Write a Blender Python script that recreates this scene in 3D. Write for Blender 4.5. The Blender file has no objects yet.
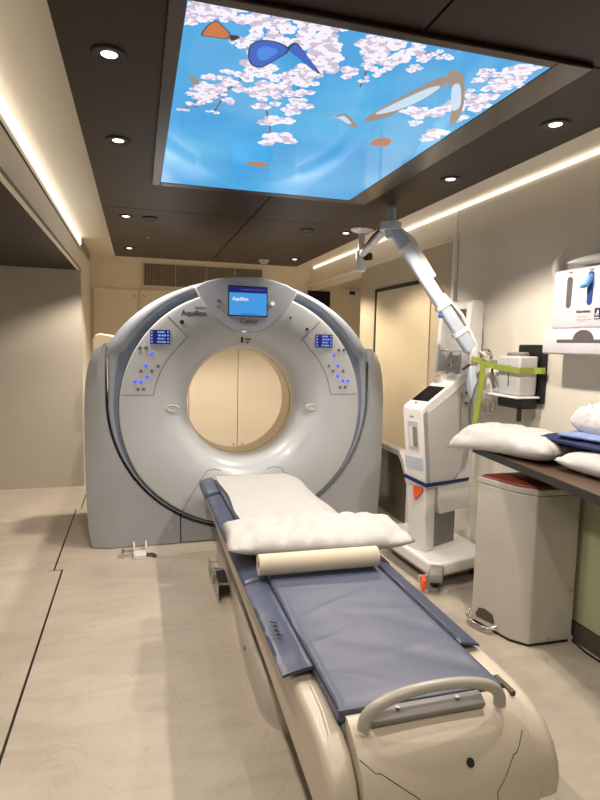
import bpy, bmesh, math, random
from mathutils import Vector, Matrix, noise

random.seed(7)
scene = bpy.context.scene
COL = scene.collection
PI = math.pi

# ------------------------------------------------------------------ materials
def lin(c):
    out = []
    for v in c[:3]:
        v = v / 255.0
        out.append(v / 12.92 if v <= 0.04045 else ((v + 0.055) / 1.055) ** 2.4)
    return (out[0], out[1], out[2], 1.0)

MATS = {}
def mat(name, rgb, rough=0.5, metal=0.0, vary=0.05, scale=6.0, bump=0.0, bscale=60.0, spec=0.5, coat=0.0, stretch=None, alpha=1.0, trans=0.0, sheen=0.0):
    if name in MATS:
        return MATS[name]
    m = bpy.data.materials.new(name)
    m.use_nodes = True
    nt = m.node_tree
    b = nt.nodes['Principled BSDF']
    tc = nt.nodes.new('ShaderNodeTexCoord')
    mp = nt.nodes.new('ShaderNodeMapping')
    if stretch:
        mp.inputs['Scale'].default_value = stretch
    nt.links.new(tc.outputs['Object'], mp.inputs['Vector'])
    nz = nt.nodes.new('ShaderNodeTexNoise')
    nz.inputs['Scale'].default_value = scale
    nz.inputs['Detail'].default_value = 5
    nt.links.new(mp.outputs['Vector'], nz.inputs['Vector'])
    c = lin(rgb)
    r = nt.nodes.new('ShaderNodeValToRGB')
    lo = tuple(v * (1 - vary) for v in c[:3]) + (1,)
    hi = tuple(min(1, v * (1 + vary)) for v in c[:3]) + (1,)
    r.color_ramp.elements[0].position = 0.3
    r.color_ramp.elements[1].position = 0.7
    r.color_ramp.elements[0].color = lo
    r.color_ramp.elements[1].color = hi
    nt.links.new(nz.outputs['Fac'], r.inputs['Fac'])
    nt.links.new(r.outputs['Color'], b.inputs['Base Color'])
    b.inputs['Roughness'].default_value = rough
    b.inputs['Metallic'].default_value = metal
    b.inputs['Specular IOR Level'].default_value = spec
    b.inputs['Coat Weight'].default_value = coat
    b.inputs['Coat Roughness'].default_value = 0.06
    b.inputs['Alpha'].default_value = alpha
    b.inputs['Transmission Weight'].default_value = trans
    if sheen:
        b.inputs['Sheen Weight'].default_value = sheen
    if bump > 0:
        n2 = nt.nodes.new('ShaderNodeTexNoise')
        n2.inputs['Scale'].default_value = bscale
        n2.inputs['Detail'].default_value = 6
        nt.links.new(mp.outputs['Vector'], n2.inputs['Vector'])
        bp = nt.nodes.new('ShaderNodeBump')
        bp.inputs['Strength'].default_value = bump
        bp.inputs['Distance'].default_value = 0.01
        nt.links.new(n2.outputs['Fac'], bp.inputs['Height'])
        nt.links.new(bp.outputs['Normal'], b.inputs['Normal'])
    MATS[name] = m
    return m

def glow(name, rgb, strength, rough=0.3):
    if name in MATS:
        return MATS[name]
    m = bpy.data.materials.new(name)
    m.use_nodes = True
    b = m.node_tree.nodes['Principled BSDF']
    b.inputs['Base Color'].default_value = (0.01, 0.01, 0.01, 1)
    b.inputs['Emission Color'].default_value = lin(rgb)
    b.inputs['Emission Strength'].default_value = strength
    b.inputs['Roughness'].default_value = rough
    MATS[name] = m
    return m

# ------------------------------------------------------------------ objects
ORG = {}
def empty(name, loc, label, cat, group=None):
    o = bpy.data.objects.new(name, None)
    COL.objects.link(o)
    o.location = loc
    o.empty_display_size = 0.1
    ORG[o.name] = Vector(loc)
    o['label'] = label
    o['category'] = cat
    if group:
        o['group'] = group
    return o

class MB:
    def __init__(self):
        self.b = bmesh.new()
        self.mi = 0
    def face(self, vs):
        try:
            f = self.b.faces.new(vs)
            f.material_index = self.mi
            return f
        except ValueError:
            return None
    def v(self, p):
        return self.b.verts.new(p)
    def box(self, lo, hi):
        x0, y0, z0 = lo; x1, y1, z1 = hi
        P = [self.v(p) for p in ((x0,y0,z0),(x1,y0,z0),(x1,y1,z0),(x0,y1,z0),(x0,y0,z1),(x1,y0,z1),(x1,y1,z1),(x0,y1,z1))]
        for q in ((0,3,2,1),(4,5,6,7),(0,1,5,4),(1,2,6,5),(2,3,7,6),(3,0,4,7)):
            self.face([P[i] for i in q])
        return self
    def prism(self, poly, f0, f1):
        """poly: list of 2D points; f0/f1 map a 2D point to 3D for the two caps"""
        A = [self.v(f0(p)) for p in poly]
        B = [self.v(f1(p)) for p in poly]
        n = len(poly)
        self.face(A[::-1]); self.face(B)
        for i in range(n):
            self.face([A[i], A[(i+1) % n], B[(i+1) % n], B[i]])
        return self
    def loft(self, rings, closed=True, cap=True):
        R = [[self.v(p) for p in ring] for ring in rings]
        n = len(R[0])
        for a, b_ in zip(R[:-1], R[1:]):
            for i in range(n if closed else n - 1):
                j = (i + 1) % n
                self.face([a[i], a[j], b_[j], b_[i]])
        if cap and closed:
            self.face(R[0][::-1]); self.face(R[-1])
        return R
    def tube(self, pts, r, seg=12, cap=True, square=False):
        pts = [Vector(p) for p in pts]
        n = len(pts)
        rr = r if isinstance(r, (list, tuple)) else [r] * n
        rings = []
        t0 = (pts[1] - pts[0]).normalized()
        up = Vector((0, 0, 1)) if abs(t0.z) < 0.9 else Vector((0, 1, 0))
        nrm = t0.cross(up).normalized()
        for i, p in enumerate(pts):
            if i == 0: t = (pts[1] - pts[0])
            elif i == n - 1: t = (pts[-1] - pts[-2])
            else: t = (pts[i+1] - pts[i]).normalized() + (pts[i] - pts[i-1]).normalized()
            t.normalize()
            nrm = (nrm - t * nrm.dot(t)).normalized()
            bn = t.cross(nrm)
            if square:
                w, h = rr[i] if isinstance(rr[i], tuple) else (rr[i], rr[i])
                c = 0.3
                corners = [(1,1-c),(1-c,1),(-1+c,1),(-1,1-c),(-1,-1+c),(-1+c,-1),(1-c,-1),(1,-1+c)]
                rings.append([p + nrm * (w * a) + bn * (h * b_) for a, b_ in corners])
            else:
                rings.append([p + (nrm * math.cos(2*PI*k/seg) + bn * math.sin(2*PI*k/seg)) * rr[i] for k in range(seg)])
        self.loft(rings, True, cap)
        return self
    def disc(self, c, n, r, seg=20):
        c = Vector(c); n = Vector(n).normalized()
        a = n.orthogonal().normalized(); b_ = n.cross(a)
        self.face([self.v(c + (a*math.cos(2*PI*k/seg) + b_*math.sin(2*PI*k/seg))*r) for k in range(seg)])
        return self
    def lathe(self, c, prof, axis=2, seg=28, closed=False):
        """prof: (r, h) list, revolved about an axis through c"""
        c = Vector(c)
        rings = []
        for r, h in prof:
            ring = []
            for k in range(seg):
                a = 2*PI*k/seg
                if axis == 2: d = Vector((r*math.cos(a), r*math.sin(a), h))
                elif axis == 1: d = Vector((r*math.cos(a), h, r*math.sin(a)))
                else: d = Vector((h, r*math.cos(a), r*math.sin(a)))
                ring.append(c + d)
            rings.append(ring)
        if closed: rings.append(rings[0])
        self.loft(rings, True, not closed)
        return self
    def ball(self, c, r, sx=1, sy=1, sz=1, seg=16):
        c = Vector(c)
        prof = [(max(1e-4, math.sin(PI*k/10)), -math.cos(PI*k/10)) for k in range(11)]
        rings = [[c + Vector((r*sx*pr*math.cos(2*PI*i/seg), r*sy*pr*math.sin(2*PI*i/seg), r*sz*h)) for i in range(seg)] for pr, h in prof]
        self.loft(rings)
        return self
    def grid(self, f, nu, nv, thick=None):
        G = [[self.v(f(i/nu, j/nv)) for j in range(nv+1)] for i in range(nu+1)]
        for i in range(nu):
            for j in range(nv):
                self.face([G[i][j], G[i+1][j], G[i+1][j+1], G[i][j+1]])
        if thick:
            H = [[self.v(Vector(f(i/nu, j/nv)) - Vector(thick)) for j in range(nv+1)] for i in range(nu+1)]
            for i in range(nu):
                for j in range(nv):
                    self.face([H[i][j+1], H[i+1][j+1], H[i+1][j], H[i][j]])
            for i in range(nu):
                self.face([G[i][0], H[i][0], H[i+1][0], G[i+1][0]])
                self.face([G[i+1][nv], H[i+1][nv], H[i][nv], G[i][nv]])
            for j in range(nv):
                self.face([G[0][j+1], H[0][j+1], H[0][j], G[0][j]])
                self.face([G[nu][j], H[nu][j], H[nu][j+1], G[nu][j+1]])
        return self
    def build(self, name, m, parent=None, bevel=0.0, smooth=False, seg=2, kind=None, label=None, cat=None, group=None, subd=0, origin=None, angle=40):
        b = self.b
        bmesh.ops.recalc_face_normals(b, faces=b.faces)
        if parent is not None:
            org = ORG[parent.name]
        elif origin is not None:
            org = Vector(origin)
        else:
            xs = [v.co for v in b.verts]
            org = Vector(((min(c.x for c in xs)+max(c.x for c in xs))/2, (min(c.y for c in xs)+max(c.y for c in xs))/2, min(c.z for c in xs)))
            if kind == 'structure': org = Vector((0, 0, 0))
        for v in b.verts:
            v.co -= org
        me = bpy.data.meshes.new(name)
        b.to_mesh(me); b.free()
        ms = m if isinstance(m, (list, tuple)) else [m]
        for q in ms: me.materials.append(q)
        o = bpy.data.objects.new(name, me)
        COL.objects.link(o)
        if parent is not None:
            o.parent = parent
            ORG[o.name] = org
        else:
            o.location = org
            ORG[o.name] = org
        if smooth:
            for p in me.polygons: p.use_smooth = True
            if smooth != 'all' and hasattr(me, 'set_sharp_from_angle'):
                me.set_sharp_from_angle(angle=math.radians(angle))
        if bevel > 0:
            md = o.modifiers.new('bevel', 'BEVEL'); md.width = bevel; md.segments = seg; md.limit_method = 'ANGLE'; md.angle_limit = math.radians(35)
            md.harden_normals = False
            for p in me.polygons: p.use_smooth = True
            if hasattr(me, 'set_sharp_from_angle'): me.set_sharp_from_angle(angle=math.radians(50))
        if subd:
            md = o.modifiers.new('subd', 'SUBSURF'); md.levels = subd; md.render_levels = subd
            for p in me.polygons: p.use_smooth = True
        if kind: o['kind'] = kind
        if label: o['label'] = label
        if cat: o['category'] = cat
        if group: o['group'] = group
        return o

def text_mesh(name, body, size, m, parent, origin, xdir, ydir, extrude=0.0006, bold=0.0, label=None, align='LEFT'):
    """lettering as a mesh: origin is the left end of the baseline"""
    cu = bpy.data.curves.new(name, 'FONT')
    cu.body = body; cu.size = size; cu.extrude = extrude; cu.offset = bold; cu.align_x = align
    to = bpy.data.objects.new(name + '_src', cu)
    COL.objects.link(to)
    dg = bpy.context.evaluated_depsgraph_get()
    me = bpy.data.meshes.new_from_object(to.evaluated_get(dg))
    bpy.data.objects.remove(to)
    X = Vector(xdir).normalized(); Y = Vector(ydir).normalized(); Z = X.cross(Y)
    org = ORG[parent.name]
    for v in me.vertices:
        c = v.co.copy()
        v.co = Vector(origin) + X*c.x + Y*c.y + Z*c.z - org
    me.name = name
    me.materials.clear(); me.materials.append(m)
    o = bpy.data.objects.new(name, me)
    COL.objects.link(o); o.parent = parent
    ORG[o.name] = org
    if label: o['label'] = label
    return o

def structure(name, mb, m, **k):
    return mb.build(name, m, kind='structure', **k)

# ------------------------------------------------------------------ palette
wall_m = mat('warm_white_panel', (226, 221, 210), 0.35, vary=0.02, scale=2)
gloss_m = mat('glossy_cream_panel', (216, 211, 200), 0.13, vary=0.02, scale=1.5, coat=0.15)
back_m = mat('cream_cabinet_laminate', (234, 224, 204), 0.4, vary=0.02, scale=2)
cove_m = mat('white_cove_paint', (236, 230, 216), 0.5, vary=0.01)
dark_m = mat('dark_brown_ceiling_panel', (46, 35, 30), 0.42, vary=0.08, scale=3, bump=0.03, bscale=220, spec=0.2)
black_m = mat('black_rubber', (12, 12, 13), 0.5, vary=0.1)
seam_m = mat('dark_seam', (30, 28, 28), 0.6)
partition_m = mat('taupe_partition_panel', (186, 172, 148), 0.28, vary=0.02)
door_m = mat('cream_hatch_panel', (204, 189, 158), 0.32, vary=0.02)
white_m = mat('white_plastic', (222, 221, 221), 0.35, vary=0.02)
shell_m = mat('pale_grey_scanner_shell', (188, 193, 200), 0.27, vary=0.015, scale=2, coat=0.25)
cowl_m = mat('mid_grey_scanner_cowl', (160, 163, 169), 0.38, vary=0.015, scale=2, bump=0.02, bscale=400)
rim_m = mat('blue_grey_scanner_rim', (154, 162, 177), 0.35, vary=0.02, scale=2)
rimband_m = mat('slate_blue_band', (120, 132, 154), 0.4, vary=0.02)
bezel_m = mat('silver_bezel', (162, 169, 182), 0.3, vary=0.02, coat=0.2)
liner_m = mat('cream_bore_liner', (205, 190, 160), 0.35, vary=0.02)
couch_m = mat('cream_couch_shell', (198, 189, 173), 0.38, vary=0.02, scale=2, coat=0.15)
skirt_m = mat('warm_grey_skirt', (178, 172, 163), 0.4, vary=0.02)
brown_m = mat('dark_brown_plinth', (84, 72, 62), 0.6, vary=0.05)
mat_m = mat('blue_vinyl', (86, 93, 115), 0.45, vary=0.04, scale=8, bump=0.06, bscale=18)
mat2_m = mat('dark_blue_vinyl', (68, 77, 102), 0.36, vary=0.05, scale=8, bump=0.15, bscale=18)
piping_m = mat('navy_piping', (22, 26, 42), 0.5)
sheet_m = mat('white_paper_sheet', (188, 188, 190), 0.7, vary=0.02, bump=0.9, bscale=22)
pillow_m = mat('white_pillow_cloth', (188, 187, 187), 0.7, vary=0.03, bump=0.9, bscale=14)
paper_m = mat('cream_paper_roll', (208, 198, 178), 0.7, vary=0.02, scale=30)
chrome_m = mat('chrome', (200, 198, 194), 0.18, metal=1.0, vary=0.02)
steel_m = mat('brushed_steel', (190, 186, 180), 0.35, metal=0.7, vary=0.04)
grey_m = mat('grey_plastic', (128, 126, 124), 0.45, vary=0.03)
lgrey_m = mat('light_grey_plastic', (192, 192, 192), 0.4, vary=0.02)
handle_m = mat('grey_handle', (172, 168, 160), 0.35, vary=0.02)
worktop_m = mat('brown_worktop', (92, 74, 62), 0.3, vary=0.18, scale=4, stretch=(8, 1, 1))
edge_m = mat('black_worktop_edge', (34, 28, 27), 0.4)
green_m = mat('pale_green_laminate', (176, 184, 152), 0.35, vary=0.02)
red_m = mat('red_lid', (150, 62, 48), 0.45, vary=0.05)
orange_m = mat('orange_plastic', (225, 95, 48), 0.4)
strap_m = mat('lime_webbing', (138, 150, 60), 0.6, vary=0.08, scale=80)
navy_m = mat('navy_cloth', (24, 34, 84), 0.7, vary=0.15, scale=20, bump=0.4, bscale=30)
bluebelt_m = mat('blue_webbing', (20, 30, 100), 0.6)
glove_m = mat('blue_nitrile', (70, 130, 200), 0.5, vary=0.1, scale=40)
armblue_m = mat('pale_blue_enamel', (184, 195, 210), 0.3, vary=0.02)
smoke_m = mat('smoky_glossy_panel', (104, 94, 80), 0.1, vary=0.25, scale=5)
grille_m = mat('taupe_grille', (150, 140, 124), 0.5, vary=0.05)
clear_m = mat('clear_plastic_film', (240, 240, 240), 0.12, trans=0.0, alpha=0.35, vary=0.02, bump=0.8, bscale=26)
cup_m = mat('frosted_cup', (200, 198, 190), 0.25, alpha=0.6)

# lit things
LED_C = (255, 226, 176)
led_m = glow('cove_led', (255, 240, 216), 1.35)
lens_m = glow('downlight_lens', (255, 240, 222), 5.0)
lcd_blue = glow('lcd_blue', (70, 160, 236), 0.5)
lcd_navy = glow('lcd_navy', (14, 26, 112), 0.5)
lcd_white = glow('lcd_white', (235, 245, 255), 0.5)
lcd_violet = glow('lcd_violet', (120, 90, 190), 0.45)
btn_blue = glow('button_blue', (50, 70, 255), 1.1)
btn_green = glow('button_green', (190, 240, 190), .7)

# painted shapes of the lit picture, in metres on the ceiling plane
BL = [(0.125,1.429,0.025),(0.141,1.476,0.023),(0.159,1.426,0.032),(0.185,1.426,0.036),(0.211,1.409,0.036),(0.244,1.433,0.027),(0.117,1.483,0.023),(0.169,1.485,0.017),(0.203,1.446,0.025),(0.269,1.433,0.025),(0.304,1.459,0.036),(0.327,1.414,0.041),(0.365,1.415,0.044),(0.404,1.435,0.046),(0.451,1.459,0.042),(0.414,1.497,0.03),(0.458,1.536,0.049),(0.504,1.56,0.045),(0.553,1.592,0.045),(0.596,1.609,0.033),(0.474,1.606,0.036),(0.285,1.489,0.027),(0.329,1.499,0.025),(0.264,1.547,0.025),(0.376,1.509,0.037),(0.496,1.496,0.037),(0.484,1.423,0.03),(0.443,1.403,0.034),(0.294,1.563,0.032),(0.429,1.712,0.035),(0.392,1.684,0.028),(0.364,1.656,0.032),(0.343,1.694,0.035),(0.315,1.672,0.031),(0.308,1.726,0.029),(0.292,1.772,0.033),(0.267,1.767,0.022),(0.307,1.824,0.023),(0.274,1.858,0.023),(0.245,1.83,0.028),(0.233,1.879,0.03),(0.218,1.916,0.028),(0.197,1.955,0.025),(0.174,1.915,0.024),(0.284,1.925,0.023),(0.252,2.03,0.019),(0.155,2.038,0.017),(0.167,1.982,0.02),(0.18,1.853,0.023),(0.211,1.828,0.028),(0.228,1.766,0.027),(0.251,1.719,0.021),(0.464,1.673,0.036),(0.5,1.708,0.031),(0.504,1.787,0.029),(0.503,1.66,0.031),(0.32,1.61,0.025),(0.378,1.785,0.038),(0.37,1.825,0.038),(0.416,1.825,0.038),(0.406,1.9,0.04),(0.475,2.018,0.048),(0.442,2.029,0.038),(0.495,2.232,0.06),(0.541,2.192,0.055),(0.506,1.942,0.031),(0.5,1.843,0.029),(0.516,1.878,0.035),(0.416,1.772,0.034),(0.453,1.804,0.029),(0.574,1.443,0.028),(0.609,1.458,0.035),(0.645,1.457,0.039),(0.685,1.465,0.032),(0.72,1.465,0.037),(0.764,1.473,0.021),(0.607,1.502,0.031),(0.647,1.512,0.033),(0.693,1.532,0.024),(0.673,1.583,0.021),(0.644,1.561,0.025),(0.765,1.533,0.021),(0.804,1.437,0.02),(0.657,1.634,0.018),(0.591,1.412,0.03),(0.645,1.414,0.038),(0.691,1.42,0.03),(0.771,1.437,0.019),(0.823,1.453,0.018),(0.74,1.529,0.017),(0.965,1.516,0.028),(0.969,1.483,0.022),(1.026,1.483,0.03),(1.037,1.453,0.035),(1.056,1.434,0.031),(1.072,1.417,0.02),(1.079,1.532,0.035),(1.039,1.525,0.031),(1.053,1.569,0.028),(1.043,1.632,0.035),(0.994,1.611,0.027),(1.015,1.673,0.04),(1.002,1.711,0.038),(0.988,1.749,0.04),(0.966,1.81,0.04),(0.922,1.798,0.037),(0.879,1.787,0.029),(1.072,1.686,0.04),(1.064,1.61,0.028),(1.069,1.951,0.047),(1.045,1.991,0.034),(0.947,1.882,0.026),(1.064,1.794,0.028),(1.074,1.479,0.028)]
PG = dict(
orange1=[(0.163,1.545),(0.174,1.492),(0.191,1.468),(0.214,1.489),(0.236,1.52),(0.227,1.543),(0.191,1.545)],
orange2=[(0.234,1.521),(0.26,1.522),(0.243,1.548)],
bluewing=[(0.299,1.617),(0.292,1.553),(0.317,1.519),(0.35,1.513),(0.386,1.527),(0.397,1.556),(0.378,1.603),(0.348,1.661),(0.318,1.659)],
bluewing2=[(0.39,1.531),(0.407,1.504),(0.464,1.574),(0.516,1.642),(0.487,1.627),(0.438,1.582),(0.409,1.558)],
small=[(0.155,1.778),(0.181,1.796),(0.187,1.829),(0.166,1.829)],
tan1=[(0.612,1.914),(0.66,1.916),(0.689,1.888),(0.768,1.974),(0.741,1.983),(0.678,1.937)],
tan2=[(0.456,2.534),(0.5,2.489),(0.567,2.509),(0.543,2.563)],
org3=[(0.877,2.119),(0.891,2.057),(0.939,2.062),(0.949,2.129),(0.9,2.135)],
wing=[(0.767,1.925),(0.787,1.785),(0.819,1.671),(0.856,1.553),(0.896,1.553),(0.888,1.67),(0.856,1.778),(0.829,1.876)],
wingw=[(0.782,1.855),(0.816,1.734),(0.861,1.62),(0.889,1.611),(0.876,1.713),(0.835,1.811)],
body=[(0.865,1.524),(0.886,1.504),(0.929,1.542),(1.016,1.681),(1.073,1.809),(1.066,1.849),(0.961,1.661)],
bodyw=[(0.923,1.599),(0.939,1.58),(1.017,1.705),(1.009,1.742)],
streak=[(0.881,1.688),(0.869,1.576),(0.883,1.544),(0.931,1.735),(1.002,1.996),(0.972,1.985)],
)
TW=[[(0.383,1.589),(0.321,1.702),(0.271,1.859),(0.192,2.007)],[(0.382,1.821),(0.445,2.009),(0.515,2.248)],[(0.155,2.038),(0.201,1.937)],[(0.48,1.75),(0.519,1.911)],[(0.274,1.858),(0.257,2.038)],[(0.622,1.509),(0.66,1.689)],[(0.674,1.492),(0.783,1.427)]]
EXPOSURE = 0.8

# ------------------------------------------------------------------ floor
def floor_material():
    m = bpy.data.materials.new('grey_beige_vinyl_floor')
    m.use_nodes = True
    nt = m.node_tree; N = nt.nodes; L = nt.links
    b = N['Principled BSDF']
    tc = N.new('ShaderNodeTexCoord')
    def noise_n(scale, detail, stretch=None, dist=0):
        n = N.new('ShaderNodeTexNoise'); n.inputs['Scale'].default_value = scale; n.inputs['Detail'].default_value = detail
        n.inputs['Distortion'].default_value = dist
        mp = N.new('ShaderNodeMapping')
        if stretch: mp.inputs['Scale'].default_value = stretch
        L.new(tc.outputs['Object'], mp.inputs['Vector']); L.new(mp.outputs['Vector'], n.inputs['Vector'])
        return n
    def ramp(src, p0, c0, p1, c1):
        r = N.new('ShaderNodeValToRGB')
        r.color_ramp.elements[0].position = p0; r.color_ramp.elements[0].color = c0
        r.color_ramp.elements[1].position = p1; r.color_ramp.elements[1].color = c1
        L.new(src, r.inputs['Fac']); return r
    def mul(a, b_, fac=1.0):
        x = N.new('ShaderNodeMix'); x.data_type = 'RGBA'; x.blend_type = 'MULTIPLY'
        x.inputs[0].default_value = fac
        L.new(a, x.inputs[6]); L.new(b_, x.inputs[7]); return x.outputs[2]
    n1 = noise_n(1.6, 6)
    base = ramp(n1.outputs['Fac'], 0.35, lin((182, 172, 159)), 0.68, lin((196, 186, 172)))
    n2 = noise_n(9, 8, (0.35, 1.6, 1), 0.6)
    mott = ramp(n2.outputs['Fac'], 0.32, (0.86, 0.86, 0.86, 1), 0.6, (1, 1, 1, 1))
    out = mul(base.outputs['Color'], mott.outputs['Color'], 0.8)
    # thin curved scuffs
    for sc, st, d in ((2.2, (1, 1, 1), 2.5), (3.1, (1.3, 0.7, 1), 3.5)):
        n3 = noise_n(sc, 2, st, d)
        r = N.new('ShaderNodeValToRGB')
        e = r.color_ramp.elements
        e[0].position = 0.492; e[0].color = (1, 1, 1, 1)
        e[1].position = 0.508; e[1].color = (1, 1, 1, 1)
        k = e.new(0.5); k.color = (0.74, 0.74, 0.74, 1)
        L.new(n3.outputs['Fac'], r.inputs['Fac'])
        out = mul(out, r.outputs['Color'], 0.5)
    L.new(out, b.inputs['Base Color'])
    rr = ramp(n2.outputs['Fac'], 0.3, (0.36, 0.36, 0.36, 1), 0.7, (0.5, 0.5, 0.5, 1))
    L.new(rr.outputs['Color'], b.inputs['Roughness'])
    bp = N.new('ShaderNodeBump'); bp.inputs['Strength'].default_value = 0.04; bp.inputs['Distance'].default_value = 0.01
    n4 = noise_n(160, 4); L.new(n4.outputs['Fac'], bp.inputs['Height']); L.new(bp.outputs['Normal'], b.inputs['Normal'])
    return m

XL, XR, YB, YN = -0.52, 2.15, 7.0, -1.6
structure('floor', MB().box((-2.1, YN, -0.05), (3.1, YB + 0.1, 0.0)), floor_material())
s = MB()
s.box((-0.472, -1.5, 0.0), (-0.462, 3.70, 0.0015)); structure('trim_1', s, black_m)
s = MB(); s.box((-0.521, 3.70, 0.0), (-0.511, 5.02, 0.0015)); structure('trim_2', s, black_m)
s = MB(); s.box((-0.480, 5.05, 0.0), (-0.472, 5.50, 0.0015)); structure('trim_3', s, black_m)
s = MB(); s.box((-0.55, 3.697, 0.0), (-0.462, 3.701, 0.001)); structure('trim_4', s, seam_m)

# high white ceiling, walls
structure('ceiling', MB().box((-2.1, YN, 2.42), (3.1, YB + 0.1, 2.47)), cove_m)
structure('wall_back', MB().box((-2.1, YB, 0), (3.1, YB + 0.08, 2.42)), back_m)
structure('wall_near', MB().box((-2.1, YN - 0.08, 0), (3.1, YN, 2.42)), wall_m)
structure('wall_left', MB().box((-2.1, YN, 0), (-2.02, 5.85, 2.11)), wall_m)
structure('wall_left_end', MB().box((-2.02, 5.85, 0), (XL, 5.93, 2.11)), mat('slideout_end_wall', (184, 178, 168), 0.45, vary=0.02))
structure('wall_left_return', MB().box((XL - 0.06, 5.931, 0), (XL, YB, 2.42)), cove_m)
structure('wall_left_fascia', MB().box((XL - 0.03, YN, 2.11), (XL, 5.93, 2.42)), cove_m)
structure('wall_left_soffit', MB().box((-2.02, YN, 2.112), (XL - 0.031, 5.85, 2.15)), dark_m)
structure('trim_left_slot', MB().box((XL, YN, 2.302), (XL + 0.004, 5.87, 2.312)), seam_m)
structure('trim_left_edge', MB().box((XL - 0.001, YN, 2.108), (XL + 0.006, 5.87, 2.125)), grey_m)
structure('trim_left_recess', MB().box((XL, 5.90, 2.33), (XL + 0.012, 6.85, 2.415)), grille_m)
structure('wall_right', MB().box((XR, YN, 0), (XR + 0.08, 3.56, 2.42)), gloss_m)
structure('wall_right_partition', MB().box((2.125, 3.57, 0), (XR + 0.08, 5.25, 2.19)), partition_m, bevel=0.003)
structure('wall_right_fascia', MB().box((XR, 3.57, 2.13), (XR + 0.03, YB, 2.42)), cove_m)
structure('trim_right_post', MB().box((2.122, 3.535, 0), (2.149, 3.569, 2.235)), white_m, bevel=0.004)
structure('trim_right_ledge', MB().box((2.09, 3.60, 2.191), (2.149, YB, 2.205)), cove_m)
structure('wall_right_alcove', MB().box((3.0, 5.25, 0), (3.08, YB, 2.42)), wall_m)
structure('wall_right_alcove_near', MB().box((XR + 0.081, 5.17, 0), (3.0, 5.25, 2.42)), wall_m)

# hatch in the partition
o = structure('door_1', MB().box((2.113, 3.84, 0.535), (2.1245, 4.83, 1.935)), door_m, bevel=0.003)
s = MB()
s.box((2.109, 4.835, 0.515), (2.1245, 4.865, 1.965)); s.box((2.109, 3.84, 1.94), (2.1245, 4.835, 1.965)); s.box((2.109, 3.84, 0.515), (2.1245, 4.835, 0.53))

fr = s.build('door_frame', seam_m, o)
# dark opening in the back wall alcove
structure('window_1', MB().box((2.10, YB - 0.02, 1.80), (2.40, YB - 0.001, 2.13)), mat('dark_glass', (14, 13, 14), 0.08))

# ------------------------------------------------------------------ dark raft ceiling (suspended panels)
raft = empty('ceiling_raft', (0.7, 2.5, 2.25), 'dark brown suspended ceiling raft of square panels around the lit picture', 'ceiling panel')
ys = [-1.5, -0.05, 1.385, 3.66, 5.765]
xs = [-0.2, 0.705, 1.60]
SCR = (0.075, 1.235, 1.372, 3.035)
for j in range(4):
    for i in range(2):
        lo = (xs[i] + (0.004 if i else 0), ys[j] + 0.004, 2.25); hi = (xs[i+1] - (0.004 if not i else 0), ys[j+1] - 0.004, 2.268)
        if j == 2:
            s = MB()
            if i == 0:
                s.box(lo, (SCR[0], hi[1], hi[2]))
                s.box((SCR[0], SCR[3], 2.25), hi)
            else:
                s.box((lo[0], SCR[3], 2.25), (SCR[1], hi[1], hi[2]))
                s.box((SCR[1], lo[1], 2.25), hi)
            s.build('panel', dark_m, raft)
        else:
            MB().box(lo, hi).build('panel', dark_m, raft)
s = MB(); s.box((-0.195, -1.49, 2.272), (1.595, 5.76, 2.30)); s.build('backing_board', black_m, raft)
for yy in (0.0, 3.3, 5.2):
    for xx in (0.1, 1.3): MB().box((xx, yy, 2.30), (xx + 0.03, yy + 0.03, 2.42)).build('hanger', steel_m, raft)

# ------------------------------------------------------------------ lit ceiling picture
sc_ = empty('light_box', (0.62, 2.2, 2.22), 'large backlit ceiling picture of blue sky with pink-white blossom and butterflies', 'light box')
X0, X1, Y0, Y1 = 0.117, 1.118, 1.405, 2.972
s = MB()
zf0, zf1 = 2.2365, 2.2495
for lo, hi in (((SCR[0], SCR[2]), (X0, SCR[3])), ((X1, SCR[2]), (SCR[1], SCR[3])), ((X0, SCR[2]), (X1, Y0)), ((X0, Y1), (X1, SCR[3]))):
    s.box((lo[0], lo[1], zf0), (hi[0], hi[1], zf1))
s.build('frame', mat('dark_bronze_frame', (74, 66, 62), 0.25, metal=0.6), sc_, bevel=0.003)
def sky_mat():
    m = bpy.data.materials.new('printed_sky'); m.use_nodes = True
    nt = m.node_tree; N = nt.nodes; L = nt.links; b = N['Principled BSDF']
    tc = N.new('ShaderNodeTexCoord')
    n = N.new('ShaderNodeTexNoise'); n.inputs['Scale'].default_value = 2.0; n.inputs['Detail'].default_value = 3
    L.new(tc.outputs['Object'], n.inputs['Vector'])
    r = N.new('ShaderNodeValToRGB')
    r.color_ramp.elements[0].position = 0.3; r.color_ramp.elements[0].color = lin((52, 150, 214))
    r.color_ramp.elements[1].position = 0.75; r.color_ramp.elements[1].color = lin((98, 184, 228))
    L.new(n.outputs['Fac'], r.inputs['Fac']); L.new(r.outputs['Color'], b.inputs['Emission Color'])
    b.inputs['Base Color'].default_value = (0.01, 0.01, 0.01, 1)
    b.inputs['Emission Strength'].default_value = SKY_E
    b.inputs['Roughness'].default_value = 0.08
    b.inputs['Specular IOR Level'].default_value = 0.3
    return m
SKY_E = 0.60
E1 = 0.60
pics = [sky_mat(), glow('petal_white', (238, 234, 244), E1), glow('petal_pink', (200, 184, 208), E1), glow('petal_heart', (160, 120, 140), E1),
        glow('print_orange', (196, 112, 58), E1), glow('print_blue', (36, 92, 190), E1), glow('print_black', (40, 44, 60), E1 * 0.8),
        glow('print_tan', (150, 132, 118), E1), glow('print_lightblue', (190, 216, 236), E1), glow('twig', (110, 84, 76), E1), glow('print_mid_blue', (60, 130, 220), E1)]
s = MB()
s.mi = 0
s.box((X0 + .0005, Y0 + .0005, 2.2385), (X1 - .0005, Y1 - .0005, 2.2495))
LAY = [2.2384]
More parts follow.
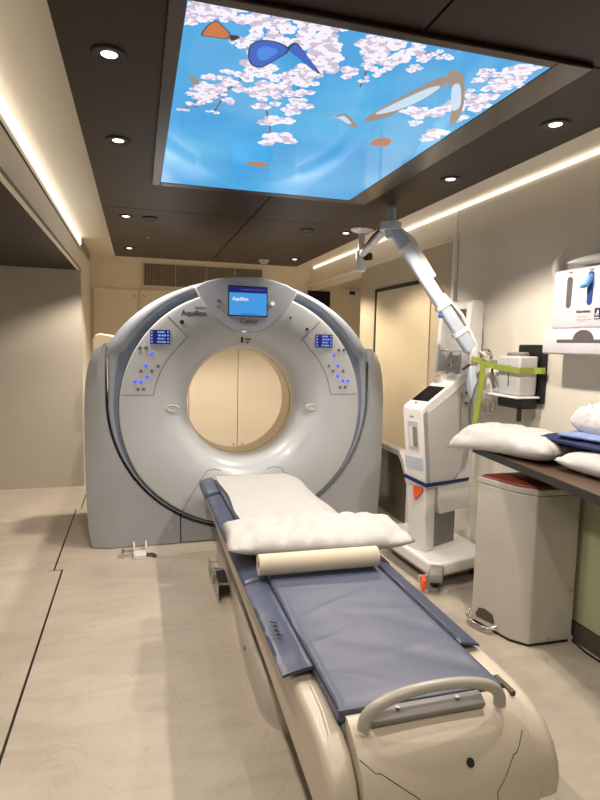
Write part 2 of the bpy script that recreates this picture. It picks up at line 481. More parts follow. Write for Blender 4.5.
def flat(pts, mi):
    LAY[0] -= 0.0000004
    s.mi = mi
    z = LAY[0]
    q = [(min(max(p[0], X0 + 0.001), X1 - 0.001), min(max(p[1], Y0 + 0.001), Y1 - 0.001), z) for p in pts]
    a = sum(q[i][0]*q[(i+1) % len(q)][1] - q[(i+1) % len(q)][0]*q[i][1] for i in range(len(q)))
    if abs(a) < 1e-7: return
    if a > 0: q = q[::-1]
    s.face([s.v(p) for p in q])
for t in TW:
    for a, b_ in zip(t[:-1], t[1:]):
        d = Vector((b_[0]-a[0], b_[1]-a[1])); n = Vector((-d.y, d.x)).normalized() * 0.003
        flat([(a[0]+n.x, a[1]+n.y), (b_[0]+n.x, b_[1]+n.y), (b_[0]-n.x, b_[1]-n.y), (a[0]-n.x, a[1]-n.y)], 9)
rnd = random.Random(3)
def flower(cx, cy, r, tone):
    a0 = rnd.random() * 6
    for k in range(5):
        a = a0 + k * 2 * PI / 5
        px_, py_ = cx + math.cos(a) * r * 0.55, cy + math.sin(a) * r * 0.55
        mi = 1 if rnd.random() < tone else 2
        flat([(px_ + r*0.5*math.cos(t*PI/4), py_ + r*0.5*math.sin(t*PI/4)) for t in range(8)], mi)
    flat([(cx + r*0.13*math.cos(t*PI/3), cy + r*0.13*math.sin(t*PI/3)) for t in range(6)], 3)
for cx, cy, r in BL:
    n = 4 if r > 0.02 else 2
    for k in range(n + 1):
        a = rnd.random() * 6.3; q = rnd.random() ** 0.5 * r * 1.0
        flower(cx + math.cos(a) * q, cy + math.sin(a) * q, r * rnd.uniform(0.42, 0.68), 0.68)
def shrink(p, k):
    cx = sum(q[0] for q in p)/len(p); cy = sum(q[1] for q in p)/len(p)
    return [(cx + (q[0]-cx)*k, cy + (q[1]-cy)*k) for q in p]
def smooth(p, n=5):
    out = []
    L_ = len(p)
    for i in range(L_):
        a, b_, c, d_ = p[i-1], p[i], p[(i+1) % L_], p[(i+2) % L_]
        for k in range(n):
            t = k / n
            out.append(tuple(.5*((2*b_[j]) + (c[j]-a[j])*t + (2*a[j]-5*b_[j]+4*c[j]-d_[j])*t*t + (3*b_[j]-a[j]-3*c[j]+d_[j])*t**3) for j in (0, 1)))
    return out
for k_ in PG: PG[k_] = smooth(PG[k_])
flat(PG['orange1'], 6); flat(shrink(PG['orange1'], 0.9), 4); flat(PG['orange2'], 6); flat(PG['small'], 7)
flat(PG['bluewing'], 6); flat(shrink(PG['bluewing'], 0.92), 5); flat(shrink(PG['bluewing'], 0.5), 10)
flat(PG['bluewing2'], 6); flat(shrink(PG['bluewing2'], 0.88), 5)
flat(PG['tan1'], 7); flat(shrink(PG['tan1'], 0.6), 8); flat(PG['tan2'], 7); flat(shrink(PG['tan2'], 0.5), 4)
flat(PG['org3'], 4); flat(shrink(PG['org3'], 0.5), 7)
flat(PG['wing'], 7); flat(PG['wingw'], 8); flat(PG['body'], 7); flat(PG['bodyw'], 8)
s.build('picture', pics, sc_)

# ------------------------------------------------------------------ downlights, speakers, detector
def downlight(x, y, label, group='round recessed downlights in the dark ceiling raft', power=None):
    d = empty('downlight', (x, y, 2.25), label, 'ceiling light', group)
    MB().lathe((x, y, 2.25), [(0.022, -0.0008), (0.025, -0.004), (0.046, -0.006), (0.050, -0.003), (0.0505, -0.0002), (0.022, -0.0002)], closed=True, seg=32).build('trim_ring', black_m, d, smooth=True)
    MB().lathe((x, y, 2.25), [(0.0215, -0.0002), (0.0215, -0.0022), (0.012, -0.0045), (0.001, -0.005)], seg=28).build('lens', lens_m, d, smooth=True)
    l = bpy.data.lights.new('downlight_lamp', 'SPOT')
    l.energy = power or SPOT_W; l.spot_size = math.radians(SPOT_A); l.spot_blend = 0.35; l.shadow_soft_size = 0.03; l.color = (1.0, 0.87, 0.72)
    lo = bpy.data.objects.new('downlight_lamp', l); COL.objects.link(lo); lo.parent = d; lo.location = (0, 0, -0.02)
SPOT_W = 30; SPOT_A = 134
names = {(-0.07, 1.75): 'downlight nearest the upper left corner of the view, left of the lit picture',
         (-0.068, 2.46): 'second downlight left of the lit picture, near its lower left corner',
         (-0.066, 3.90): 'downlight left of the ceiling speaker, third along the left row',
         (-0.062, 5.22): 'smallest farthest downlight of the left row, by the back wall',
         (1.435, 1.76): 'downlight right of the lit picture, nearest the right edge of the view',
         (1.44, 2.47): 'second downlight of the right row, right of the lit picture corner',
         (1.443, 3.885): 'downlight behind the arm mount, third along the right row',
         (1.44, 5.25): 'farthest downlight of the right row, right of the smoke detector'}
for (x, y), lb in names.items(): downlight(x, y, lb, power=SPOT_W * (2.2 if y > 5 else 1.2 if y > 3 else 0.9 if x < 0 else 1.35 if y > 2 else 1.1))
for x in (-0.07, 0.75):  # extra downlights out of view, added as fill for the near end
    downlight(x, 0.15, 'unseen downlight added above and behind the viewer to light the near end', 'added fill downlights behind the viewpoint', power=SPOT_W * .7)

def speaker(x, y, label):
    d = empty('ceiling_speaker', (x, y, 2.25), label, 'speaker', 'round black ceiling speakers')
    MB().lathe((x, y, 2.25), [(0.052, -0.0002), (0.052, -0.006), (0.044, -0.010), (0.040, -0.008), (0.040, -0.0002)], closed=True, seg=32).build('bezel', black_m, d, smooth=True)
    MB().lathe((x, y, 2.25), [(0.0395, -0.0002), (0.0395, -0.006), (0.02, -0.010), (0.001, -0.011)], seg=28).build('cone', seam_m, d, smooth=True)
speaker(0.085, 3.90, 'round black ceiling speaker right beside the left row of downlights')
speaker(1.152, 3.89, 'round black ceiling speaker near the right row of downlights')
d = empty('smoke_detector', (1.18, 5.42, 2.25), 'small white domed smoke detector on the dark ceiling near the back wall', 'smoke detector')
MB().lathe((1.18, 5.42, 2.25), [(0.05, -0.0002), (0.05, -0.014), (0.046, -0.016), (0.001, -0.016)], seg=28).build('base', white_m, d, smooth=True)
MB().lathe((1.18, 5.42, 2.25), [(0.034, -0.0165), (0.034, -0.030), (0.026, -0.037), (0.001, -0.038)], seg=28).build('sensor_dome', lgrey_m, d, smooth=True)
MB().lathe((0.085, 4.62, 2.25), [(0.008, -0.0002), (0.008, -0.006), (0.001, -0.009)], seg=14).build('ceiling_sensor', white_m, smooth=True, label='tiny white sensor dot on the dark ceiling between two left downlights', cat='sensor')

# cove strips
MB().box((XL + 0.001, -1.5, 2.35), (XL + 0.010, 5.86, 2.412)).build('led_strip', led_m, label='bright warm linear light strip along the top of the left wall', cat='strip light', group='cove light strips')
MB().box((XR - 0.012, -1.5, 2.398), (XR - 0.002, 6.9, 2.414)).build('led_strip', led_m, label='thin warm linear light strip along the top of the right wall', cat='strip light', group='cove light strips')

# ------------------------------------------------------------------ back wall fittings
g = empty('vent_grille', (0.78, 6.98, 2.10), 'long taupe ventilation grille high on the back wall', 'vent')
MB().box((0.07, 6.975, 2.105), (1.50, 6.999, 2.352)).build('backing', mat('grille_dark', (74, 64, 54), 0.6), g)
s = MB()
k = 0.08
while k < 1.49:
    s.box((k, 6.966, 2.11), (k + 0.009, 6.9745, 2.347)); k += 0.018
s.build('slats', grille_m, g)
for xx in (0.07, 0.44, 0.80, 1.15, 1.492): MB().box((xx, 6.958, 2.105), (xx + 0.008, 6.9655, 2.352)).build('mullion', lgrey_m, g)
cb = empty('built_in_cupboard', (0.66, 6.98, 0.0), 'cream built-in cupboard doors with small round locks across the back wall', 'cupboard')
edges = [-0.49, 0.02, 0.60, 1.205, 1.80, 2.08]
for i in range(5):
    dd = MB().box((edges[i] + 0.005, 6.972, 0.002), (edges[i+1] - 0.005, 6.999, 2.045)).build('door', back_m, cb, bevel=0.002)
    lx = (edges[i+1] - 0.05) if i % 2 == 0 else edges[i] + 0.06
    MB().lathe((lx, 6.9715, 1.97), [(0.014, 0), (0.014, -0.006), (0.001, -0.007)], axis=1, seg=14).build('lock', steel_m, dd, smooth=True)
    MB().lathe((lx, 6.9715, 0.17), [(0.014, 0), (0.014, -0.006), (0.001, -0.007)], axis=1, seg=14).build('lock', steel_m, dd, smooth=True)
th = empty('wall_controller', (2.72, 6.97, 2.06), 'small white wall controller with a display beside the partition', 'thermostat')
MB().box((2.60, 6.955, 2.03), (2.80, 6.999, 2.17)).build('casing', white_m, th, bevel=0.006)
MB().box((2.655, 6.950, 2.10), (2.735, 6.9545, 2.145)).build('display', seam_m, th)

# low duct with smoky panel on the partition
dt = empty('wall_duct', (2.04, 4.7, 0), 'white-framed low boxing with a smoky glossy side below the hatch', 'duct')
s = MB(); s.prism([(5.25, 0.60), (4.13, 0.60), (4.05, 0.54), (3.93, 0.36), (3.93, 0.0), (3.98, 0.0), (3.98, 0.35), (4.09, 0.51), (4.15, 0.555), (5.25, 0.555)], lambda p: (2.05, p[0], p[1]), lambda p: (2.1245, p[0], p[1]))
s.build('frame', white_m, dt, bevel=0.004)
s = MB(); s.prism([(5.24, 0.552), (4.152, 0.552), (4.092, 0.505), (3.983, 0.345), (3.983, 0.0), (5.24, 0.0)], lambda p: (2.09, p[0], p[1]), lambda p: (2.1245, p[0], p[1]))
s.build('smoky_panel', smoke_m, dt)

# ------------------------------------------------------------------ CT scanner gantry
GX, GZ, GY = 0.752, 1.04, 4.0
gan = empty('ct_scanner', (GX, 4.45, 0.0), 'large round pale grey CT scanner gantry with a wide bore behind the couch', 'scanner')
def interp(tab, x):
    for (a, va), (b_, vb) in zip(tab[:-1], tab[1:]):
        if x <= b_:
            t = max(0, (x - a) / (b_ - a)); t = t * t * (3 - 2 * t) if False else t
            return va + (vb - va) * t
    return tab[-1][1]
RO = [(0, .872), (10, .875), (20, .884), (30, .902), (40, .930), (50, .962), (60, .996), (68, 1.014)]
RD = [(0, .795), (26, .798), (45, .822), (63, .845), (85, .872), (110, .900), (125, .918), (180, .922)]
PF = [(.402, .20), (.406, .175), (.415, .145), (.434, .11), (.460, .075), (.50, .045), (.56, .022), (.63, .006), (.70, .0), (.78, .0)]
def cz(r):
    t = min(1, max(0, (r - .39) / .41)); t = t*t*(3-2*t)
    return 1.005 + 0.035 * t
def dev(a):
    d = abs((math.degrees(a) - 90 + 180) % 360 - 180)
    return d
def P(r, a, y):
    return Vector((GX + r*math.cos(a), GY + y, cz(r) + r*math.sin(a)))
NA = 144
angs = [2*PI*k/NA for k in range(NA)]
# front cover
rings = []
for r, y in PF: rings.append([P(r, a, y) for a in angs])
for k, y in ((-0.012, 0.0), (-0.003, 0.003), (0.0, 0.012), (0.0, 0.055)):
    rings.append([P(interp(RD, dev(a)) + k, a, y) for a in angs])
s = MB(); s.loft(rings, True, False)
cover = s.build('front_cover', shell_m, gan, smooth=True, angle=60)
# rim round the cover
def rim_sec(a):
    d = dev(a); rd = interp(RD, d)
    up = [(rd + .004, .040), (rd + .030, .044), (rd + .042, .040), (rd + .050, .022), (0, .010), (0, .012), (0, .022), (0, .05), (0, .10), (0, .30), (0, .90)]
    ro = interp(RO, d)
    w = ro - (rd + .05)
    up[4] = (rd + .055 + .0*w, .014)
    up[5] = (rd + .05 + .55*w, .014)
    up[6] = (rd + .05 + .85*w, .028)
    up[7] = (ro - .004, .055)
    for i in (8, 9): up[i] = (ro, up[i][1])
    up[10] = (ro - .03, .90)
    lo_r = .950 if d > 90 else .948 / max(.2, abs(math.cos(a)))
    ww = lo_r - rd
    low = [(rd + .004, .040), (rd + .2*ww, .042), (rd + .4*ww, .040), (rd + .5*ww, .034), (rd + .55*ww, .030), (rd + .75*ww, .028), (lo_r - .004, .032), (lo_r, .040), (lo_r, .10), (lo_r, .18), (lo_r - .03, .28)]
    t = min(1, max(0, (d - 67) / 3.0))
    return [((1-t)*u[0] + t*l[0], (1-t)*u[1] + t*l[1]) for u, l in zip(up, low)]
sec = [rim_sec(a) for a in angs]
s = MB()
for i in range(10):
    s.mi = 0 if i >= 3 else 1
    for k in range(NA):
        j = (k + 1) % NA
        a, b_ = angs[k], angs[j]
        s.face([s.v(P(sec[k][i][0], a, sec[k][i][1])), s.v(P(sec[j][i][0], b_, sec[j][i][1])), s.v(P(sec[j][i+1][0], b_, sec[j][i+1][1])), s.v(P(sec[k][i+1][0], a, sec[k][i+1][1]))])
bmesh.ops.remove_doubles(s.b, verts=s.b.verts, dist=1e-5)
s.build('outer_rim', [rim_m, rimband_m], gan, smooth=True, angle=60)

# cowls either side, below the shoulder
def cowl(sg):
    inner = []
    R = .967
    N1, N2, N3 = 6, 22, 8
    for k in range(N1): inner.append((-R, 1.42 + (1.04 - 1.42) * k / N1))
    a0, a1 = PI, PI + math.acos(.467 / R)
    for k in range(N2): 
        a = a0 + (a1 - a0) * k / (N2 - 1)
        inner.append((R*math.cos(a), 1.04 + R*math.sin(a)))
    zl = inner[-1][1]
    for k in range(1, N3): inner.append((-.467, zl + (0.006 - zl) * k / (N3 - 1)))
    out_side = [(-.982, 1.424), (-1.010, 1.410), (-1.045, 1.365), (-1.076, 1.28), (-1.094, 1.17), (-1.104, 1.03), (-1.106, .85), (-1.106, .65), (-1.103, .45), (-1.096, .25), (-1.085, .10), (-1.078, .03), (-1.068, .006)]
    n = len(inner)
    M1 = N1 + N2 - 10
    outer = []
    def along(pts, t):
        L = [0]
        for p, q in zip(pts[:-1], pts[1:]): L.append(L[-1] + math.hypot(q[0]-p[0], q[1]-p[1]))
        x = t * L[-1]
        for i in range(len(pts) - 1):
            if x <= L[i+1] + 1e-9:
                u = (x - L[i]) / (L[i+1] - L[i]); return (pts[i][0] + (pts[i+1][0]-pts[i][0])*u, pts[i][1] + (pts[i+1][1]-pts[i][1])*u)
        return pts[-1]
    for k in range(n):
        if k <= M1: outer.append(along(out_side, k / M1))
        else:
            t = (k - M1) / (n - 1 - M1)
            outer.append((-1.068 + (-.467 + 1.068) * t, .006))
    rings = [[], [], [], [], [], []]
    for k in range(n):
        i_, o_ = inner[k], outer[k]
        w = 1.0 if k <= M1 else max(0.0, 1 - (k - M1) / 3.0)
        dx = min(.10, abs(i_[0] - o_[0]) * .6) * w
        c_ = (o_[0] + dx, o_[1])
        m_ = (o_[0] + dx*.25, o_[1])
        for ri, (p, y) in enumerate(((i_, .30), (i_, .022), ((i_[0] - .004*(1 if k < N1+N2 else 0), i_[1]), .016), (c_, .010), (o_, .050), (o_, .93))):
            rings[ri].append(Vector((GX - sg * -p[0] * -1 * -1 if False else GX + (p[0] if sg > 0 else -p[0]), GY + y, p[1])))
    s = MB(); s.loft(rings, False, False)
    G = rings
    # bottom edge and seam side face
    return s.build('side_cowl', cowl_m, gan, smooth=True, angle=35)
cowl(1); cowl(-1)
# lower middle panel
pts = []
R = .967
a0 = PI + math.acos(.459 / R); a1 = 2*PI - math.acos(.459 / R)
for k in range(17):
    a = a0 + (a1 - a0) * k / 16
    pts.append((R*math.cos(a), 1.04 + R*math.sin(a)))
poly = [(-.459, .006)] + pts + [(.459, .006)]
s = MB(); s.prism(poly, lambda p: (GX + p[0], GY + .016, p[1]), lambda p: (GX + p[0], GY + .30, p[1]))
s.build('lower_panel', cowl_m, gan, bevel=0.004)
# inner body behind covers
def rb(a):
    d = dev(a)
    if d < 66: return interp(RO, d) - .035
    c_, sn = math.cos(a), math.sin(a)
    r = 1.06 / max(1e-3, abs(c_))
    if sn < 0: r = min(r, 1.01 / abs(sn))
    else: r = min(r, .96)
    return r if sn < 0 else min(r, interp(RO, min(68, d)) - .035)
s = MB()
rr = [[P(.42, a, .20) for a in angs], [Vector((GX + rb(a)*math.cos(a), GY + .20, 1.04 + rb(a)*math.sin(a))) for a in angs],
      [Vector((GX + rb(a)*math.cos(a), GY + .935, 1.04 + rb(a)*math.sin(a))) for a in angs], [P(.62, a, .935) for a in angs]]
s.loft(rr, True, False)
s.build('rear_body', mat('dark_grey_casing', (70, 68, 68), 0.6), gan, smooth=True, angle=35)
s = MB()
s.loft([[P(r, a, y) for a in angs] for r, y in ((.4025, .198), (.4020, .52), (.44, .66), (.52, .80), (.62, .934))], True, False)
s.build('bore_liner', liner_m, gan, smooth=True, angle=60)
s = MB(); s.loft([[P(r, a, y) for a in angs] for r, y in ((.4020, .268), (.3995, .270), (.3995, .276), (.4020, .278))], True, False)
s.build('bore_seam', grey_m, gan, smooth=True)
s = MB(); s.box((GX - 1.03, GY + .12, 0.0), (GX + 1.03, GY + .88, 0.03)); s.build('base', black_m, gan)
# a rounded cable housing behind the left shoulder
s = MB(); s.prism([(-.36, 1.30), (-.36, 1.45), (-.34, 1.49), (-.30, 1.505), (-.20, 1.49), (-.13, 1.44), (-.13, 1.30)], lambda p: (p[0], 4.96, p[1]), lambda p: (p[0], 5.10, p[1]))
s.build('rear_cover', liner_m, gan, bevel=0.015)

# bezel
half = [(0, 1.520), (.06, 1.524), (.11, 1.537), (.165, 1.570), (.225, 1.625), (.285, 1.693), (.330, 1.750), (.352, 1.790), (.374, 1.828)]
top = [(.29, 1.872), (.2, 1.897), (.1, 1.915), (0, 1.919)]
poly = [(x, z) for x, z in half] + top
poly = poly + [(-x, z) for x, z in (top[:-1][::-1] + half[1:][::-1])]
s = MB(); s.prism(poly, lambda p: (GX + p[0], 3.980, p[1]), lambda p: (GX + p[0]*1.005, 4.075, p[1] + .002))
bez = s.build('bezel', bezel_m, gan, bevel=0.012, seg=3)
ORG[bez.name] = ORG[gan.name]
BY = 3.979
s = MB(); s.box((.612, BY - .004, 1.638), (.897, BY + .002, 1.850)); scr = s.build('display', seam_m, bez, bevel=0.002)
s = MB()
s.mi = 0; s.box((.620, BY - .006, 1.646), (.889, BY - .0042, 1.802))
s.mi = 1; s.box((.620, BY - .006, 1.803), (.889, BY - .0042, 1.843))
s.mi = 2; s.box((.70, BY - .0068, 1.822), (.880, BY - .0062, 1.826))
s.mi = 3; s.box((.70, BY - .0068, 1.654), (.82, BY - .0062, 1.657))
s.build('display_picture', [lcd_blue, lcd_navy, lcd_violet, lcd_navy], bez)
text_mesh('display_wordmark', 'Aquilion', .034, lcd_white, bez, (.642, BY - .0066, 1.748), (1, 0, 0), (0, 0, 1), bold=.0012)
text_mesh('wordmark', 'Canon', .048, mat('wordmark_grey', (78, 80, 86), 0.5), bez, (.700, BY - .0012, 1.590), (1, 0, 0), (0, 0, 1), bold=.001)
MB().lathe((.934, BY + .002, 1.735), [(.014, 0), (.014, -.006), (.001, -.009)], axis=1, seg=20).build('status_lamp', btn_green, bez, smooth=True)
for z in (1.742, 1.700): MB().lathe((.545, BY + .002, z), [(.013, 0), (.013, -.005), (.001, -.006)], axis=1, seg=20).build('button', grey_m, bez, smooth=True)
MB().box((.715, BY - .002, 1.526), (.745, BY + .004, 1.534)).build('marker_lamp', lcd_white, bez)

# seams on the front cover, drawn as thin raised strips
def ribbon(pts, w, y, m, name, par=cover):
    s = MB()
    dn = []
    for p, q in zip(pts[:-1], pts[1:]):
        for k in range(6): dn.append((p[0] + (q[0]-p[0])*k/6, p[1] + (q[1]-p[1])*k/6))
    pts = dn + [pts[-1]]
    for p, q in zip(pts[:-1], pts[1:]):
        d = Vector((q[0]-p[0], q[1]-p[1])); n = Vector((-d.y, d.x)).normalized() * (w/2)
        y0 = y(p) if callable(y) else y; y1 = y(q) if callable(y) else y
        s.face([s.v((p[0]+n.x, y0, p[1]+n.y)), s.v((q[0]+n.x, y1, q[1]+n.y)), s.v((q[0]-n.x, y1, q[1]-n.y)), s.v((p[0]-n.x, y0, p[1]-n.y))])
    return s.build(name, m, par)
def ysurf(p):
    r = math.hypot(p[0]-GX, p[1]-cz(math.hypot(p[0]-GX, p[1]-1.03)))
    return GY + interp(PF, max(.402, r)) - .0015 if r < .78 else GY - .0015
line_m = mat('cover_seam', (96, 92, 90), 0.6)
for sg in (1, -1):
    def pol(r, a):
        a = math.radians(a if sg > 0 else 180 - a)
        return (GX + r*math.cos(a), 1.04 + r*math.sin(a))
    outer_a = 2.6; r_in = .635
    path = [pol(.868, 2.6)] + [pol(r_in, 2.8)] + [pol(r_in - .015*math.sin(PI*t/10), 2.8 + (44 - 2.8)*t/10) for t in range(1, 11)]
    path = [pol(.862, 2.6), pol(r_in + .015, 3.2)] + [pol(r_in + .015 - .03*t/8, 3.2 + (29 - 3.2)*t/8) for t in range(1, 9)] + [pol(.610, 47), pol(.800, 46.5)]
    ribbon(path, .0045, ysurf, line_m, 'panel_seam')
    # lower service hatch outline
    path = [pol(.915, -60.5), pol(.80, -60.5), pol(.66, -60.7), pol(.585, -62), pol(.556, -66), pol(.548, -72)]
    ribbon(path, .004, ysurf, line_m, 'hatch_seam')
    # touch display
    cx, cz_ = (1.336, 1.477) if sg > 0 else (.149, 1.479)
    s = MB(); s.box((cx - .066, GY - .006, cz_ - .048), (cx + .066, GY + .004, cz_ + .048)); s.mi = 1; rd_ = random.Random(5)
    for row in range(4):
        zz = cz_ + .034 - row*.0225
        s.box((cx - .060, GY - .0068, zz - .005), (cx - .050, GY - .0062, zz + .005))
        s.box((cx + .048, GY - .0068, zz - .005), (cx + .058, GY - .0062, zz + .005))
        x = cx - .035 + rd_.random()*.03
        while x < cx + .03:
            w = rd_.uniform(.004, .014); s.box((x, GY - .0068, zz - .006), (x + w, GY - .0062, zz + .005)); x += w + .004
    s.build('touch_display', [lcd_navy, glow('readout', (150, 175, 240), .6)], cover)
    if sg < 0: L_ = [(.149-.075-.0, 0)]
btnL = [(.016, 1.404, 0), (.055, 1.405, 0), (.095, 1.361, 1), (.055, 1.279, 1), (.135, 1.280, 0), (.021, 1.244, 0), (.094, 1.245, 0), (.061, 1.203, 1), (-.019, 1.169, 1), (.021, 1.169, 1), (.001, 1.121, 0), (.040, 1.121, 0)]
btnR = [(1.457, 1.412, 0), (1.493, 1.412, 0), (1.418, 1.370, 1), (1.452, 1.291, 1), (1.381, 1.291, 0), (1.413, 1.253, 0), (1.494, 1.254, 0), (1.452, 1.216, 1), (1.496, 1.178, 1), (1.536, 1.178, 1), (1.473, 1.132, 0), (1.514, 1.132, 0)]
for x, z, on in btnL + btnR:
    MB().lathe((x, GY + .001, z), [(.0115, 0), (.0115, -.004), (.008, -.006), (.001, -.0062)], axis=1, seg=16).build('control_button', btn_blue if on else mat('button_grey', (110, 106, 100), .5), cover, smooth=True, label='lit blue button' if on else None)
for x, z, r in ((.297, 1.585, .015), (1.202, 1.560, .012), (1.075, 1.640, .008)):
    MB().lathe((x, GY + .001, z), [(r, 0), (r, -.006), (r*.6, -.007), (.001, -.005)], axis=1, seg=18).build('lens', seam_m, cover, smooth=True)
text_mesh('wordmark', 'Aquilion', .052, mat('wordmark_slate', (62, 66, 86), 0.5), cover, (.292, GY - .0012, 1.632), (1, 0, .0), (0, 0, 1), bold=.0012)
text_mesh('wordmark', 'PRIME SP', .019, mat('wordmark_blue', (110, 124, 168), 0.5), cover, (.385, GY - .0012, 1.682), (1, 0, 0), (0, 0, 1))
# finger recesses beside the bore
for x, z in ((.232, .985), (1.250, .982)):
    s = MB(); s.lathe((0, 0, 0), [(.046, 0), (.040, -.012), (.030, -.002), (.001, .004)], axis=1, seg=24)
    for v in s.b.verts: v.co = Vector((x + v.co.x, GY + .004 + v.co.y, z + v.co.z*.55))
    s.build('grip_recess', lgrey_m, cover, smooth=True)
# little label group above the bore
def yb(z): return ysurf((GX, z)) - .003
MB().box((.722, yb(1.470) - .012, 1.452), (.737, yb(1.47), 1.494)).build('laser_window', seam_m, cover, bevel=.003)
MB().box((.752, yb(1.476) - .004, 1.468), (.795, yb(1.476) + .004, 1.484)).build('laser_label', mat('olive_label', (130, 132, 60), .5), cover)
MB().box((.763, yb(1.455) - .004, 1.448), (.783, yb(1.455) + .004, 1.456)).build('laser_label', seam_m, cover)
# bolt on the left cowl
for x in (.214, 1.276):
    MB().lathe((x, GY + .017, .128), [(.022, 0), (.022, -.003), (.014, -.004), (.001, -.001)], axis=1, seg=20).build('bolt', steel_m, gan, smooth=True)
MB().lathe((.395, GY + .001, .345), [(.020, 0), (.020, -.002), (.012, -.003), (.001, -.001)], axis=1, seg=20).build('bolt', lgrey_m, gan, smooth=True)

# small bracket on the floor in front of the gantry
br = empty('floor_latch', (.0, 3.83, 0), 'small white metal latch with a dark lever on the floor at the scanner foot', 'latch')
s = MB(); s.box((-.035, 3.77, 0), (.045, 3.86, .028)); s.box((-.040, 3.86, 0), (-.028, 3.99, .05)); s.box((.040, 3.86, 0), (.052, 3.99, .05)); s.build('bracket', white_m, br, bevel=.003)
s = MB(); s.box((-.115, 3.80, 0), (-.095, 3.88, .04)); s.tube([(-.095, 3.86, .03), (-.036, 3.86, .03)], .006); s.tube([(-.095, 3.82, .015), (-.036, 3.82, .015)], .005); s.build('clamp', chrome_m, br)
s = MB(); s.tube([(.046, 3.81, .016), (.09, 3.80, .018), (.105, 3.775, .012)], .011); s.build('lever', brown_m, br, smooth=True)

# ------------------------------------------------------------------ patient couch
co = empty('patient_couch', (.755, 2.4, 0), 'long cream scanner couch with a blue vinyl mat and a curved grab handle', 'couch')
def nz(x, y, z, s): return noise.noise(Vector((x*s, y*s, z*s)))
# base skirt on the floor
def plan(x0, x1, y0, y1, r0, r1, n=8):
    pts = []
    for (cx, cy, a0, rr) in ((x1 - r0, y0 + r0, -90, r0), (x1 - r1, y1 - r1, 0, r1), (x0 + r1, y1 - r1, 90, r1), (x0 + r0, y0 + r0, 180, r0)):
        for k in range(n + 1):
            a = math.radians(a0 + 90 * k / n)
            pts.append((cx + rr*math.cos(a), cy + rr*math.sin(a)))
    return pts
s = MB(); rings = []
for g_, z in ((-.008, .0), (0, .02), (0, .135), (.012, .15), (.03, .152)):
    rings.append([(max(p[0], .505 + g_ - max(0, min(1, (3.0 - p[1])/.6))*.045), p[1], z) for p in [q for a_, b2 in zip(plan(.46 + g_, 1.05 - g_, 1.86 + g_, 3.70 - g_, .20, .05), plan(.46 + g_, 1.05 - g_, 1.86 + g_, 3.70 - g_, .20, .05)[1:] + plan(.46 + g_, 1.05 - g_, 1.86 + g_, 3.70 - g_, .20, .05)[:1]) for q in [(a_[0] + (b2[0]-a_[0])*t/6, a_[1] + (b2[1]-a_[1])*t/6) for t in range(6)]]])
s.loft(rings); s.build('base_skirt', skirt_m, co, smooth=True, angle=50)
MB().lathe((.4585, 2.40, .07), [(.010, 0), (.010, -.003), (.001, -.001)], axis=0, seg=16).build('keyhole', seam_m, co)
s = MB(); s.loft([[(p[0], p[1], z) for p in plan(.56, .95, 1.95, 3.62, .10, .05)] for z in (.1525, .30)]); s.build('lift_column', brown_m, co, smooth=True)
# side covers and front cover share a rounded nose
nose_l = [(1.55, .478), (1.42, .478), (1.34, .475), (1.27, .464), (1.21, .442), (1.168, .405), (1.143, .36), (1.134, .315), (1.138, .275), (1.155, .250), (1.185, .245)]
side_poly = [(3.72, .455), (2.6, .458), (2.0, .468)] + nose_l + [(1.32, .262), (1.7, .295), (2.2, .325), (2.8, .350), (3.72, .39)]
for x0, x1 in ((.428, .506), (1.000, 1.080)):
    s = MB(); s.prism(side_poly, lambda p: (x0, p[0], p[1]), lambda p: (x1, p[0], p[1]))
    s.build('side_cover', couch_m, co, bevel=.022, seg=4)
nose_f = [(1.262, .498), (1.240, .488), (1.195, .462), (1.155, .422), (1.128, .372), (1.117, .322), (1.118, .280), (1.130, .248), (1.16, .23), (1.30, .23)]
s = MB()
nu = 14
rings = []
for i in range(nu + 1):
    t = i / nu; x = .5095 + (.9965 - .5095) * t
    bul = .014 * (1 - (2*t - 1)**2)
    ring = [(x, p[0] - (bul if k not in (0, len(nose_f)-1) else 0), p[1]) for k, p in enumerate(nose_f)]
    ring += [(x, 1.50, .23), (x, 1.50, .40), (x, 1.275, .40), (x, 1.275, .498)]
    rings.append(ring)
s.loft(rings); front = s.build('front_cover', couch_m, co, smooth=True, angle=55)
# panel seams on the front cover (narrow dark strips following the curve)
def fsurf(x, z):
    t = (x - .5095) / .487; bul = .014 * (1 - (2*t - 1)**2)
    for p, q in zip(nose_f[:-2], nose_f[1:-1]):
        if q[1] <= z <= p[1]:
            u = (p[1] - z) / (p[1] - q[1]); return p[0] + (q[0]-p[0])*u - bul - .0012
    return nose_f[0][0]
def strip_front(pts, w, name, m):
    s = MB()
    dense = []
    for p, q in zip(pts[:-1], pts[1:]):
        for k in range(6): dense.append((p[0] + (q[0]-p[0])*k/6, p[1] + (q[1]-p[1])*k/6))
    dense.append(pts[-1])
    s.tube([(x, fsurf(x, z) + .001, z) for x, z in dense], w, seg=6)
    return s.build(name, m, co)
strip_front([(.512, .448), (.545, .425), (.558, .424), (.640, .372), (.672, .345), (.672, .300), (.860, .300), (.860, .345), (.925, .410), (.935, .412), (.975, .445)], .001, 'cover_seam', seam_m)
s = MB(); s.lathe((0, 0, 0), [(.011, 0), (.011, -.005), (.001, -.006)], axis=1, seg=18)
for v in s.b.verts:
    v.co = Matrix.Rotation(math.radians(-35), 4, 'X') @ v.co + Vector((.795, fsurf(.795, .415) + .004, .415))
s.build('screw_cap', seam_m, co, smooth=True)
